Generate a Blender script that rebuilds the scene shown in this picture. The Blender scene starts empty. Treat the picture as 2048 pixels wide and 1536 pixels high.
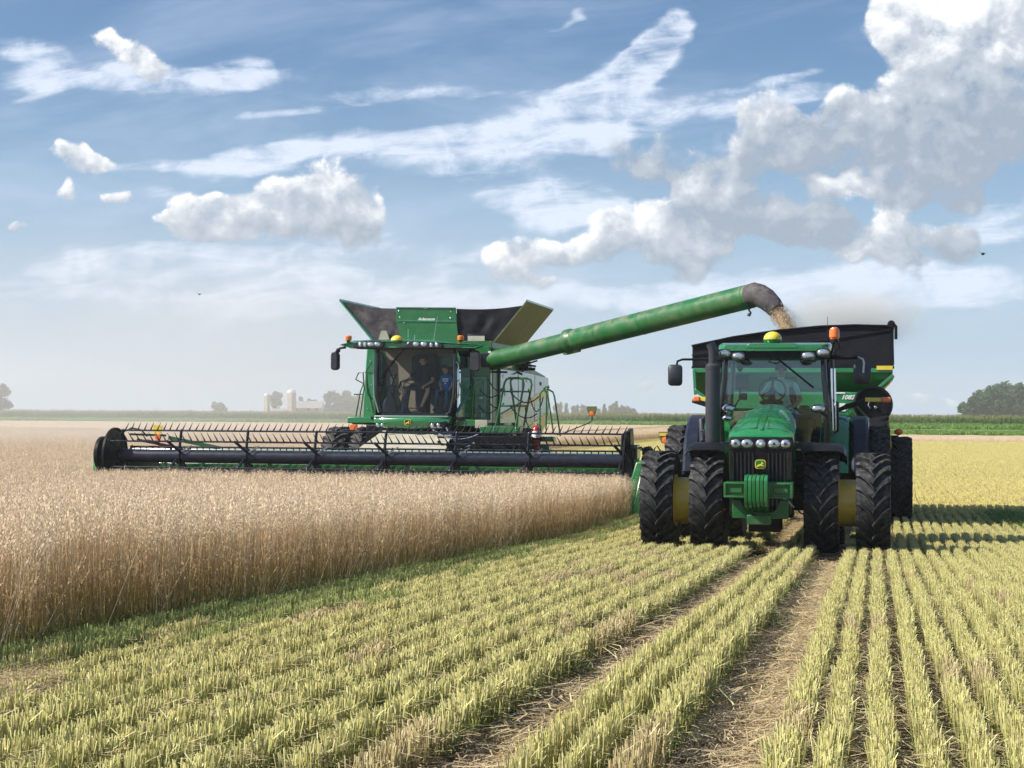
import bpy, bmesh, math, random
import numpy as np
from mathutils import Vector, Matrix, noise as mnoise

R = math.radians
random.seed(7)
rng = np.random.default_rng(7)
SC = bpy.context.scene
COL = SC.collection

# ------------------------------------------------------------------ camera
F_PX = 3320.0                       # focal length in pixels of the 2048 px wide photograph
ALPHA = math.atan(727.0 / F_PX)     # heading of the crop rows
SA, CA = math.sin(ALPHA), math.cos(ALPHA)
CAM_Z = 2.27
PITCH = math.atan(61.0 / F_PX)
ROLL = R(0.33)

def softplus(x):
    return np.log1p(np.exp(np.clip(x, -40, 40))) if not np.isscalar(x) else (x if x > 30 else math.log1p(math.exp(x)))

def ground_s(s):
    return 0.0345 * softplus((29.5 - s) / 1.8) * 1.8

def uv_world(u, s):
    return s * SA + u * CA, s * CA - u * SA

def ground(x, y):
    return ground_s(x * SA + y * CA)

cam_data = bpy.data.cameras.new('camera')
cam = bpy.data.objects.new('camera', cam_data)
COL.objects.link(cam)
cam_data.sensor_width = 36.0
cam_data.lens = 36.0 * F_PX / 2048.0
cam_data.clip_start = 0.1
cam_data.clip_end = 9000.0
cam.location = (0, 0, CAM_Z)
cam.rotation_mode = 'QUATERNION'
cam.rotation_quaternion = (Matrix.Rotation(R(90) + PITCH, 4, 'X') @ Matrix.Rotation(ROLL, 4, 'Z')).to_quaternion()
SC.camera = cam

# ------------------------------------------------------------------ world sky, sun, exposure
SUN_EL = R(41)
SUN_DIR = Vector((-math.cos(SUN_EL) * math.cos(R(12)), -math.cos(SUN_EL) * math.sin(R(12)), math.sin(SUN_EL)))   # towards the sun
world = bpy.data.worlds.new('World')
SC.world = world
world.use_nodes = True
wn, wl = world.node_tree.nodes, world.node_tree.links
wn.clear()

class NG:
    """small node-building helper"""
    def __init__(s, tree):
        s.t, s.n, s.l = tree, tree.nodes, tree.links
    def put(s, sock, v):
        if isinstance(v, bpy.types.NodeSocket):
            s.l.new(v, sock)
        elif v is not None:
            sock.default_value = v
    def math(s, op, a, b=None, c=None, clamp=False):
        n = s.n.new('ShaderNodeMath'); n.operation = op; n.use_clamp = clamp
        s.put(n.inputs[0], a); s.put(n.inputs[1], b); s.put(n.inputs[2], c)
        return n.outputs[0]
    def vmath(s, op, a, b=None, out=0):
        n = s.n.new('ShaderNodeVectorMath'); n.operation = op
        s.put(n.inputs[0], a); s.put(n.inputs[1], b)
        return n.outputs[out]
    def maprange(s, v, a, b, c=0.0, d=1.0, smooth=True):
        n = s.n.new('ShaderNodeMapRange'); n.interpolation_type = 'SMOOTHSTEP' if smooth else 'LINEAR'
        s.put(n.inputs[0], v); s.put(n.inputs[1], a); s.put(n.inputs[2], b); s.put(n.inputs[3], c); s.put(n.inputs[4], d)
        return n.outputs[0]
    def noise(s, vec, scale, detail=4.0, rough=0.5, dist=0.0, out=0):
        n = s.n.new('ShaderNodeTexNoise')
        s.put(n.inputs['Vector'], vec); n.inputs['Scale'].default_value = scale
        n.inputs['Detail'].default_value = detail; n.inputs['Roughness'].default_value = rough
        n.inputs['Distortion'].default_value = dist
        return n.outputs[out]
    def mixc(s, f, a, b, mode='MIX'):
        n = s.n.new('ShaderNodeMix'); n.data_type = 'RGBA'; n.blend_type = mode
        s.put(n.inputs[0], f); s.put(n.inputs[6], a); s.put(n.inputs[7], b)
        return n.outputs[2]
    def xyz(s, x, y, z):
        n = s.n.new('ShaderNodeCombineXYZ'); s.put(n.inputs[0], x); s.put(n.inputs[1], y); s.put(n.inputs[2], z)
        return n.outputs[0]
    def sep(s, v):
        n = s.n.new('ShaderNodeSeparateXYZ'); s.l.new(v, n.inputs[0]); return n.outputs

W = NG(world.node_tree)
sky = wn.new('ShaderNodeTexSky')
sky.sky_type = 'NISHITA'
sky.sun_disc = False
sky.sun_elevation = SUN_EL
sky.sun_rotation = math.atan2(SUN_DIR.x, SUN_DIR.y)
sky.altitude = 200
sky.air_density = 1.0
sky.dust_density = 1.2
sky.ozone_density = 2.0
geo = wn.new('ShaderNodeTexCoord')
D = W.sep(geo.outputs['Generated'])
ay = W.math('ADD', W.math('ABSOLUTE', D[1]), 0.02)
U0 = W.math('DIVIDE', D[0], ay)
V0 = W.math('DIVIDE', D[2], ay)
P0 = W.xyz(U0, V0, 0.0)
SKY_GAIN = 0.10

CUMULUS = [
 (385,435,62,45,0,.30),(350,455,50,25,0,.4),(450,430,60,50,0,.35),(540,425,85,55,0,.45),(600,420,70,60,0,.45),(640,372,50,58,0,.1),(680,430,75,60,0,.65),
 (745,460,42,62,0,.5),(400,400,30,32,0,.1),
 (1010,525,45,32,0,.25),(1070,500,55,42,0,.25),(1140,500,55,32,0,.4),(1195,475,45,48,0,.2),(1265,480,60,42,0,.35),(1305,430,38,38,0,.2),(1340,490,60,42,0,.5),(1400,500,42,50,0,.6),
 (1445,385,75,60,0,.75),(1430,430,100,45,0,.85),(1550,430,130,50,0,1.05),(1620,455,90,35,0,1.1),(1380,360,24,26,0,.1),
 (1545,225,42,60,0,.5),(1520,290,70,62,0,.85),(1620,290,100,60,0,1.0),(1720,280,110,62,0,1.0),(1730,215,60,45,0,.55),(1820,260,120,80,0,1.0),(1930,260,120,70,0,1.0),(1870,330,110,60,0,1.0),
 (1330,320,95,40,0,.9),
 (1855,70,85,85,0,.15),(1800,100,60,60,0,.35),(1930,50,120,100,0,.0),(1960,130,110,90,0,.55),(1880,160,90,65,0,.5),(2040,60,120,130,0,.45),(2050,190,120,80,0,.95),(1800,35,60,50,0,.4),
 (1785,440,48,40,0,.15),(1720,488,65,32,0,.15),(1810,495,95,42,0,.65),(1870,500,70,40,0,.9),
 (1655,378,52,20,-12,.05),(1755,345,65,20,25,.05),(1690,370,60,14,15,.1),(1880,365,75,45,0,.8),(1930,395,50,40,0,.9),
 (205,88,30,28,0,.05),(280,108,44,30,0,.15),(305,145,40,18,0,.3),
 (150,325,38,22,0,.15),(190,335,24,16,0,.2),(118,388,26,26,0,.3),(232,392,36,15,0,.2),(28,475,26,13,0,.3),
 (1840,797,45,16,0,.3),(1290,775,30,18,0,.4),(1080,560,50,14,0,.4),
]
CIRRUS = [
 (420,335,260,20,1,.5),(760,312,330,42,5,.5),(1010,275,230,62,14,.5),(1150,230,170,66,30,.5),(1235,165,125,72,52,.3),(1285,85,80,55,66,.3),(1210,250,120,66,30,.3),(1245,185,130,80,45,.3),(1290,95,60,66,66,.3),
 (850,190,260,26,5,.5),(1450,205,230,30,12,.5),(1540,145,190,15,14,.5),(1085,395,175,48,-3,.5),(1150,430,190,36,0,.5),
 (80,120,160,40,-12,.5),(30,183,100,36,4,.3),(420,130,260,24,-6,.5),(300,160,260,40,2,.6),(550,230,130,12,2,.5),(1075,20,55,7,38,.3),
 (450,545,620,75,2,.6),(1000,610,900,40,2,.6),(1500,560,500,36,3,.6),(1900,570,300,50,2,.5),(500,400,200,22,-4,.5),(1600,260,220,26,10,.5),(2000,440,200,50,0,.5),
]
# thin wisps over the whole sky, paler towards the horizon
Ps = W.xyz(W.math('MULTIPLY', U0, 0.25), W.math('SUBTRACT', V0, W.math('MULTIPLY', U0, 0.10)), 0.0)
veil = W.maprange(W.noise(Ps, 16, 6.0, 0.6, 0.4), 0.42, 0.78, 0.02, 0.34)
hz = W.maprange(V0, -0.02, 0.23, 0.92, 0.0)
skyc = W.vmath('SCALE', sky.outputs[0], None); skyc.node.inputs['Scale'].default_value = SKY_GAIN
skyc = W.vmath('MULTIPLY', skyc, (0.53, 0.68, 0.80))
c1 = W.mixc(hz, skyc, (0.385, 0.49, 0.635, 1))
c2 = W.mixc(veil, c1, (0.60, 0.67, 0.80, 1))
wb = wn.new('ShaderNodeBackground'); wb.inputs['Strength'].default_value = 1.0
wl.new(c2, wb.inputs[0])
wo = wn.new('ShaderNodeOutputWorld'); wl.new(wb.outputs[0], wo.inputs[0])
world.cycles.sampling_method = 'MANUAL'
world.cycles.sample_map_resolution = 512

sun_data = bpy.data.lights.new('sun', 'SUN')
sun_data.energy = 5.0
sun_data.angle = R(0.55)
sun_data.color = (1.0, 0.93, 0.82)
sun = bpy.data.objects.new('sun', sun_data)
COL.objects.link(sun)
sun.rotation_mode = 'QUATERNION'
sun.rotation_quaternion = (-SUN_DIR).to_track_quat('-Z', 'Y')
sun.location = (-30, -10, 60)

SC.view_settings.view_transform = 'Standard'
SC.view_settings.look = 'None'
SC.view_settings.exposure = 0.52
SC.view_settings.gamma = 1.0
SC.view_settings.use_curve_mapping = False
SC.render.engine = 'CYCLES'
SC.cycles.use_denoising = True
SC.cycles.max_bounces = 6
SC.cycles.diffuse_bounces = 3
SC.cycles.glossy_bounces = 3
SC.cycles.transmission_bounces = 4
SC.cycles.transparent_max_bounces = 12
SC.cycles.volume_bounces = 1
SC.cycles.use_adaptive_sampling = True
SC.cycles.adaptive_threshold = 0.02


# ------------------------------------------------------------------ the clouds, six kilometres away
def sky_clouds():
    us_ = np.linspace(-0.46, 0.46, 461); vs_ = np.linspace(0.004, 0.42, 231)
    U, V = np.meshgrid(us_, vs_)
    def nz(sx, sy, seed, octv=3):
        return np.array([mnoise.fractal(Vector((x * sx, y * sy, seed)), 1.0, 2.0, octv) for x, y in zip(U.ravel(), V.ravel())]).reshape(U.shape)
    wx, wy = nz(24, 24, 1), nz(24, 24, 5)
    cx_, cy_ = nz(7, 22, 8, 4), nz(7, 22, 12, 4)
    def field(items, X, Y, soft):
        w = np.zeros_like(X); t = np.zeros_like(X)
        for (cx, cy, rx, ry, ang, tone) in items:
            c, s = math.cos(R(ang)), math.sin(R(ang))
            dx, dy = X - (cx - 1024) / F_PX, Y - (829 - cy) / F_PX
            a, b = (dx * c + dy * s) * F_PX / rx, (dy * c - dx * s) * F_PX / ry
            k = np.maximum(1 - (a * a + b * b) / soft, 0)
            k = k ** 1.5; w += k; t += k * (tone + .15 * a - .50 * b)
        return w, t / np.maximum(w, 1e-3)
    cw, ct = field(CUMULUS, U + wx * .014, V + wy * .010, 2.6)
    iw, it = field(CIRRUS, U + cx_ * .030, V + cy_ * .012, 1.9)
    n = len(us_)
    rad = 6000.0
    d = np.stack([U, np.ones_like(U), V], -1); d /= np.linalg.norm(d, axis=-1, keepdims=True)
    co = (d * rad).reshape(-1, 3) + np.array([0, 0, CAM_Z])
    ii = np.arange((len(vs_) - 1) * (n - 1)); a = (ii // (n - 1)) * n + ii % (n - 1)
    me = bpy.data.meshes.new('sky')
    me.from_pydata(co.tolist(), [], np.stack([a, a + n, a + n + 1, a + 1], -1).tolist())
    edge = np.clip((0.46 - np.abs(U)) / .08, 0, 1) * np.clip((0.42 - V) / .08, 0, 1) * np.clip(V / .012, 0, 1)
    at = me.color_attributes.new('cloud', 'FLOAT_COLOR', 'POINT')
    at.data.foreach_set('color', np.stack([np.minimum(cw, 1.6), ct * .5 + .25, np.minimum(iw, 1.6), edge], -1).astype(np.float32).ravel())
    m = bpy.data.materials.new('clouds'); m.use_nodes = True; m.node_tree.nodes.clear(); m.cycles.emission_sampling = 'NONE'
    G = NG(m.node_tree)
    at = G.n.new('ShaderNodeAttribute'); at.attribute_name = 'cloud'
    cw, ct, iw = G.sep(at.outputs['Vector']); ed = at.outputs['Alpha']
    p = G.sep(G.n.new('ShaderNodeNewGeometry').outputs['Position'])
    U0 = G.math('DIVIDE', p[0], p[1]); V0 = G.math('DIVIDE', p[2], p[1]); P0 = G.xyz(U0, V0, 0.0)
    n1 = G.noise(P0, 42, 12.0, 0.60, 0.2); 
    wv = G.vmath('SUBTRACT', G.noise(P0, 60, 3.0, 0.55, out=1), (.5, .5, .5))
    wv = G.vmath('MULTIPLY', wv, (.014, .014, 0))
    vo = G.n.new('ShaderNodeTexVoronoi'); vo.feature = 'SMOOTH_F1'; vo.inputs['Scale'].default_value = 62; vo.inputs['Smoothness'].default_value = .8
    vo.inputs['Detail'].default_value = 2.0; vo.inputs['Roughness'].default_value = .5
    G.put(vo.inputs['Vector'], G.vmath('ADD', P0, wv)); puff = vo.outputs['Distance']
    n2 = G.noise(G.vmath('ADD', P0, (-.006, .009, 0)), 42, 7.0, 0.58, 0.2)
    dens = G.math('ADD', G.math('ADD', G.math('MINIMUM', G.math('MULTIPLY', cw, 1.75), 1.95), G.math('MULTIPLY', G.math('SUBTRACT', n1, .5), 3.7)), G.math('MULTIPLY', G.math('SUBTRACT', .36, puff), .8))
    gate = G.maprange(cw, 0.02, 0.45)
    tone = G.math('MULTIPLY_ADD', ct, 2.0, -.5)
    tone = G.math('ADD', tone, G.math('MULTIPLY', G.math('SUBTRACT', n2, n1), 2.3))
    tone = G.math('ADD', tone, G.math('MULTIPLY', G.math('SUBTRACT', puff, .4), .5))
    tone = G.math('ADD', tone, G.math('MULTIPLY', G.math('SUBTRACT', G.math('MINIMUM', dens, 1.2), .9), .10))
    tone = G.maprange(tone, -.10, 1.30, 0, 1, False)
    ca = G.math('MULTIPLY', G.maprange(dens, .30, G.math('MULTIPLY_ADD', tone, .45, 1.05)), gate)
    ramp = G.n.new('ShaderNodeValToRGB'); G.put(ramp.inputs[0], tone)
    e = ramp.color_ramp.elements; e[0].position = 0; e[0].color = (.80, .81, .82, 1); e[1].position = 1; e[1].color = (.28, .335, .41, 1)
    q = ramp.color_ramp.elements.new(.5); q.color = (.43, .475, .54, 1)
    st = G.noise(G.xyz(G.math('MULTIPLY', U0, .25), G.math('SUBTRACT', V0, G.math('MULTIPLY', U0, .10)), 0.0), 70, 9.0, .62, .5)
    st2 = G.noise(P0, 40, 8.0, .6, .6)
    ia = G.math('ADD', G.math('MINIMUM', iw, 1.2), G.math('ADD', G.math('MULTIPLY', G.math('SUBTRACT', st, .5), 2.6), G.math('MULTIPLY', G.math('SUBTRACT', st2, .5), 1.5)))
    ia = G.math('MULTIPLY', G.maprange(ia, .35, 1.45, 0, .88), G.maprange(iw, .05, .6))
    al = G.math('SUBTRACT', 1.0, G.math('MULTIPLY', G.math('SUBTRACT', 1.0, ca), G.math('SUBTRACT', 1.0, ia)))
    col = G.mixc(G.math('DIVIDE', ca, G.math('MAXIMUM', al, .001), clamp=True), (.60, .66, .77, 1), ramp.outputs[0])
    # clouds low over the horizon fade into the dusty air
    al = G.math('MULTIPLY', G.math('MULTIPLY', al, ed), G.maprange(V0, 0.0, .10, .45, 1.0))
    em = G.n.new('ShaderNodeEmission'); G.put(em.inputs[0], col)
    tr = G.n.new('ShaderNodeBsdfTransparent'); mx = G.n.new('ShaderNodeMixShader')
    G.put(mx.inputs[0], al); G.l.new(tr.outputs[0], mx.inputs[1]); G.l.new(em.outputs[0], mx.inputs[2])
    out = G.n.new('ShaderNodeOutputMaterial'); G.l.new(mx.outputs[0], out.inputs[0])
    me.materials.append(m)
    o = bpy.data.objects.new('sky', me); COL.objects.link(o)
    o['kind'] = 'structure'; o['label'] = 'summer sky with white cumulus and long streaks of high cloud'
sky_clouds()

# ------------------------------------------------------------------ materials
MATS = {}
def mat(name, color=(0.5, 0.5, 0.5), rough=0.5, metal=0.0, vary=0.0, vscale=3.0, coat=0.0, dust=0.0, dust_col=(0.33, 0.27, 0.18),
        bump=0.0, bscale=40.0, emit=None, spec=0.5, attr=None, alpha=None, transl=0.0):
    m = bpy.data.materials.new(name); m.use_nodes = True
    G = NG(m.node_tree)
    b = m.node_tree.nodes['Principled BSDF']
    tc = G.n.new('ShaderNodeTexCoord').outputs['Object']
    col = (*color, 1)
    if attr:
        a = G.n.new('ShaderNodeAttribute'); a.attribute_name = attr
        col = a.outputs['Color']
    if vary:
        nv = G.noise(tc, vscale, 5, 0.6)
        f = G.maprange(nv, 0.25, 0.75, 1 - vary, 1 + vary)
        col = G.vmath('MULTIPLY', col if attr else color, G.xyz(f, f, f))
    if dust:
        nd = G.noise(tc, vscale * 1.7 + 1.3, 7, 0.65)
        f = G.maprange(nd, 0.38, 0.78, 0.0, dust)
        gn = G.n.new('ShaderNodeNewGeometry')
        up = G.maprange(G.sep(gn.outputs['Normal'])[2], -0.2, 1.0, 0.55, 1.25)
        f = G.math('MULTIPLY', f, up, clamp=True)
        col = G.mixc(f, col, (*dust_col, 1))
        G.put(b.inputs['Roughness'], G.math('ADD', G.math('MULTIPLY', f, 0.9 - rough), rough))
    else:
        b.inputs['Roughness'].default_value = rough
    G.put(b.inputs['Base Color'], col)
    b.inputs['Metallic'].default_value = metal
    b.inputs['Specular IOR Level'].default_value = spec
    if coat:
        b.inputs['Coat Weight'].default_value = coat; b.inputs['Coat Roughness'].default_value = 0.12
    if bump:
        bn = G.n.new('ShaderNodeBump'); bn.inputs['Strength'].default_value = bump; bn.inputs['Distance'].default_value = 0.02
        G.l.new(G.noise(tc, bscale, 5, 0.6), bn.inputs['Height']); G.l.new(bn.outputs[0], b.inputs['Normal'])
    if emit:
        b.inputs['Emission Color'].default_value = (*emit[:3], 1); b.inputs['Emission Strength'].default_value = emit[3]
    if alpha is not None:
        b.inputs['Alpha'].default_value = alpha
    if transl:
        tb = G.n.new('ShaderNodeBsdfTranslucent'); G.put(tb.inputs[0], col)
        ms = G.n.new('ShaderNodeMixShader'); ms.inputs[0].default_value = transl
        out = m.node_tree.nodes['Material Output']
        G.l.new(b.outputs[0], ms.inputs[1]); G.l.new(tb.outputs[0], ms.inputs[2]); G.l.new(ms.outputs[0], out.inputs[0])
    MATS[name] = m
    return m

def props(o, label=None, cat=None, group=None, kind=None):
    if label: o['label'] = label
    if cat: o['category'] = cat
    if group: o['group'] = group
    if kind: o['kind'] = kind
    return o

def link_mesh(name, verts, faces, material=None, parent=None, smooth=False):
    me = bpy.data.meshes.new(name)
    me.from_pydata([tuple(v) for v in verts], [], [tuple(f) for f in faces])
    me.update()
    if material: me.materials.append(material)
    if smooth: me.shade_smooth()
    o = bpy.data.objects.new(name, me); COL.objects.link(o)
    if parent: o.parent = parent
    return o
# ================================================================== THE GROUND
def grid_axis(lo, hi, fine_lo, fine_hi, fine, grow=1.18):
    a = list(np.arange(fine_lo, fine_hi + 1e-6, fine)); st = fine
    x = fine_hi
    while x < hi:
        st *= grow; x += st; a.append(min(x, hi))
    st = fine; x = fine_lo
    while x > lo:
        st *= grow; x -= st; a.insert(0, max(x, lo))
    return np.array(a)

OAT_U, OAT_U2, OAT_S = -5.18, -17.9, 38.2      # edge of the standing oats beside the cut rows; edge and start of the swath already cut
def oat_edge(s):
    return OAT_U + 0.05 * math.sin(s * 1.7) + 0.03 * math.sin(s * 4.1)
RUTS = ((-0.92, -0.40), (-1.78, -1.36))
us = grid_axis(-1500, 1500, -7.0, 5.0, 0.12, 1.12)
ss = grid_axis(-30, 2600, 5.0, 40.0, 0.16, 1.10)
nu, ns = len(us), len(ss)
UU, SS = np.meshgrid(us, ss)
XX = SS * SA + UU * CA; YY = SS * CA - UU * SA
ZZ = ground_s(SS)
ZZ += -0.0022 * np.clip(SS - 60, 0, 300) * 0.0
bump = np.array([mnoise.fractal(Vector((x * 2.2, y * 2.2, 0)), 1.0, 2.0, 4) for x, y in zip(XX.ravel(), YY.ravel())]).reshape(XX.shape)
near = np.clip((60 - SS) / 20, 0, 1)
ZZ += 0.018 * bump * near
for a, b in RUTS:
    c, h = (a + b) / 2, (b - a) / 2
    ZZ -= 0.06 * np.clip(1.25 - ((UU - c) / h) ** 2, 0, 1) * np.clip((60 - SS) / 30, 0, 1)
verts = np.stack([XX, YY, ZZ], -1).reshape(-1, 3)
ii = np.arange((ns - 1) * (nu - 1)); r_, c_ = ii // (nu - 1), ii % (nu - 1)
a_ = r_ * nu + c_
faces = np.stack([a_, a_ + 1, a_ + nu + 1, a_ + nu], -1)

gm = bpy.data.materials.new('field_ground'); gm.use_nodes = True
G = NG(gm.node_tree); gb = gm.node_tree.nodes['Principled BSDF']
pos = G.n.new('ShaderNodeNewGeometry').outputs['Position']
px, py, pz = G.sep(pos)
gu = G.math('SUBTRACT', G.math('MULTIPLY', px, CA), G.math('MULTIPLY', py, SA))
gs = G.math('ADD', G.math('MULTIPLY', px, SA), G.math('MULTIPLY', py, CA))
soil = G.mixc(G.maprange(G.noise(pos, 9, 6, 0.65), 0.35, 0.7), (0.060, 0.042, 0.024, 1), (0.17, 0.125, 0.065, 1))
strawy = G.mixc(G.maprange(G.noise(pos, 55, 4, 0.7), 0.35, 0.65), (0.24, 0.18, 0.09, 1), (0.52, 0.42, 0.25, 1))
nearc = G.mixc(G.maprange(G.noise(pos, 3.2, 5, 0.6), 0.42, 0.80, 0, .8), soil, strawy)
rutf = None
for a, b in RUTS:
    c, h = (a + b) / 2, (b - a) / 2
    f = G.maprange(G.math('ABSOLUTE', G.math('SUBTRACT', gu, c)), h * 0.8, h * 1.15, 1.0, 0.0)
    rutf = f if rutf is None else G.math('MAXIMUM', rutf, f)
nearc = G.mixc(G.math('MULTIPLY', rutf, 0.75), nearc, strawy)
# the cut field farther away: rows of straw colour with darker furrows and machine passes
rows = G.math('SINE', G.math('MULTIPLY', G.math('ADD', gu, G.math('MULTIPLY', G.noise(pos, 0.05, 2, 0.5), 3.0)), 2 * math.pi / 0.76))
rowf = G.maprange(rows, 0.2, 1.0, 0.0, 0.28)
patch = G.noise(G.xyz(G.math('MULTIPLY', gu, 0.6), G.math('MULTIPLY', gs, 0.09), 0.0), 0.8, 6, 0.65)
gold = G.mixc(G.maprange(patch, 0.3, 0.7), (0.44, 0.37, 0.13, 1), (0.62, 0.53, 0.22, 1))
gold = G.mixc(rowf, gold, (0.26, 0.22, 0.09, 1))
gold = G.mixc(G.maprange(G.noise(pos, 1.5, 5, 0.7), 0.55, 0.75, 0.0, 0.5), gold, (0.22, 0.21, 0.08, 1))
farf = G.maprange(gs, 45, 95)
colr = G.mixc(farf, nearc, gold)
G.put(gb.inputs['Base Color'], colr); gb.inputs['Roughness'].default_value = 0.95; gb.inputs['Specular IOR Level'].default_value = 0.1
bn = G.n.new('ShaderNodeBump'); bn.inputs['Strength'].default_value = 0.7; bn.inputs['Distance'].default_value = 0.03
G.l.new(G.noise(pos, 28, 6, 0.7), bn.inputs['Height']); G.l.new(bn.outputs[0], gb.inputs['Normal'])
g = link_mesh('ground', verts.tolist(), faces.tolist(), gm, smooth=True); props(g, 'gently sloping farm field soil under the stubble and oats', kind='structure')

# ================================================================== CROPS (instanced clumps)
class Strips:
    """collects thin blades and grains with a colour per corner; builds one mesh"""
    def __init__(s):
        s.v, s.f, s.c = [], [], []
    def blade(s, p0, p1, w0, w1, side, c0, c1):
        k = len(s.v)
        s.v += [p0 - side * w0, p0 + side * w0, p1 + side * w1, p1 - side * w1]
        s.f.append((k, k + 1, k + 2, k + 3)); s.c += [c0, c0, c1, c1]
    def prism(s, p0, p1, r0, r1, c0, c1, n=3, cap=True):
        k = len(s.v); a0 = random.random() * 6
        for p, r, c in ((p0, r0, c0), (p1, r1, c1)):
            for i in range(n):
                a = a0 + 2 * math.pi * i / n
                s.v.append(p + Vector((math.cos(a) * r, math.sin(a) * r, 0))); s.c.append(c)
        for i in range(n):
            j = (i + 1) % n
            s.f.append((k + i, k + j, k + n + j, k + n + i))
        if cap: s.f.append(tuple(range(k + n, k + 2 * n)))
    def grain(s, p, d, side, l, w, c):
        k = len(s.v)
        s.v += [p, p + d * l * .5 + side * w, p + d * l, p + d * l * .5 - side * w]
        s.f.append((k, k + 1, k + 2, k + 3)); s.c += [c] * 4
    def mesh(s, name, m):
        me = bpy.data.meshes.new(name)
        me.from_pydata([tuple(v) for v in s.v], [], s.f)
        ca = me.color_attributes.new('tint', 'FLOAT_COLOR', 'POINT')
        ca.data.foreach_set('color', np.array([(c[0], c[1], c[2], 1.0) for c in s.c], dtype=np.float32).ravel())
        me.materials.append(m)
        return me

def mixt(a, b, t): return tuple(a[i] * (1 - t) + b[i] * t for i in range(3))
def jit(c, a=0.15):
    k = 1 + random.uniform(-a, a)
    return (c[0] * k, c[1] * k * (1 + random.uniform(-.04, .04)), c[2] * k)

straw_mat = mat('straw', rough=0.55, attr='tint', vary=0.16, vscale=1.1, transl=0.18, spec=0.4)
oat_mat = mat('ripe_oats', rough=0.7, attr='tint', vary=0.14, vscale=0.7, transl=0.30, spec=0.25)
leaf_mat = mat('crop_leaf', rough=0.55, attr='tint', vary=0.12, vscale=1.0, transl=0.35, spec=0.4)

def scatter(name, meshes, pts, rots, scales, label, idx=None):
    """one object: meshes instanced on points by geometry nodes"""
    coll = bpy.data.collections.new(name + '_kinds')
    for k, me in enumerate(meshes):
        coll.objects.link(bpy.data.objects.new('%s_clump_%02d' % (name, k), me))
    n = len(pts)
    me = bpy.data.meshes.new(name)
    me.vertices.add(n)
    me.vertices.foreach_set('co', np.asarray(pts, dtype=np.float32).ravel())
    rots = np.asarray(rots, dtype=np.float32); scales = np.asarray(scales, dtype=np.float32)
    if rots.ndim == 1: rots = np.stack([rots * 0, rots * 0, rots], -1)
    if scales.ndim == 1: scales = np.stack([scales] * 3, -1)
    a = me.attributes.new('rot', 'FLOAT_VECTOR', 'POINT'); a.data.foreach_set('vector', rots.ravel())
    a = me.attributes.new('scl', 'FLOAT_VECTOR', 'POINT'); a.data.foreach_set('vector', scales.ravel())
    a = me.attributes.new('pick', 'INT', 'POINT')
    a.data.foreach_set('value', np.asarray(idx if idx is not None else rng.integers(0, len(meshes), n), dtype=np.int32))
    o = bpy.data.objects.new(name, me); COL.objects.link(o)
    ng = bpy.data.node_groups.new(name, 'GeometryNodeTree')
    ng.interface.new_socket('Geometry', in_out='INPUT', socket_type='NodeSocketGeometry')
    ng.interface.new_socket('Geometry', in_out='OUTPUT', socket_type='NodeSocketGeometry')
    N, L = ng.nodes, ng.links
    gi, go = N.new('NodeGroupInput'), N.new('NodeGroupOutput')
    ci = N.new('GeometryNodeCollectionInfo'); ci.inputs['Collection'].default_value = coll
    ci.inputs['Separate Children'].default_value = True; ci.inputs['Reset Children'].default_value = True
    ip = N.new('GeometryNodeInstanceOnPoints'); ip.inputs['Pick Instance'].default_value = True
    L.new(gi.outputs[0], ip.inputs['Points']); L.new(ci.outputs[0], ip.inputs['Instance'])
    for nm, ty, sock in (('rot', 'FLOAT_VECTOR', 'Rotation'), ('scl', 'FLOAT_VECTOR', 'Scale'), ('pick', 'INT', 'Instance Index')):
        na = N.new('GeometryNodeInputNamedAttribute'); na.data_type = ty; na.inputs['Name'].default_value = nm
        out = [q for q in na.outputs if q.enabled and q.name == 'Attribute'][0]
        if nm == 'rot':
            e2 = N.new('FunctionNodeEulerToRotation'); L.new(out, e2.inputs[0]); out = e2.outputs[0]
        L.new(out, ip.inputs[sock])
    L.new(ip.outputs[0], go.inputs[0])
    md = o.modifiers.new('instances', 'NODES'); md.node_group = ng
    return props(o, label, kind='stuff')

def in_view(x, y, margin=0.06, right=0.10):
    if y < 4.0: return False
    t = x / y
    return -1024 / F_PX - margin - 1.0 / y < t < 1024 / F_PX + margin + 1.0 / y and y > 5.4

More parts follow.
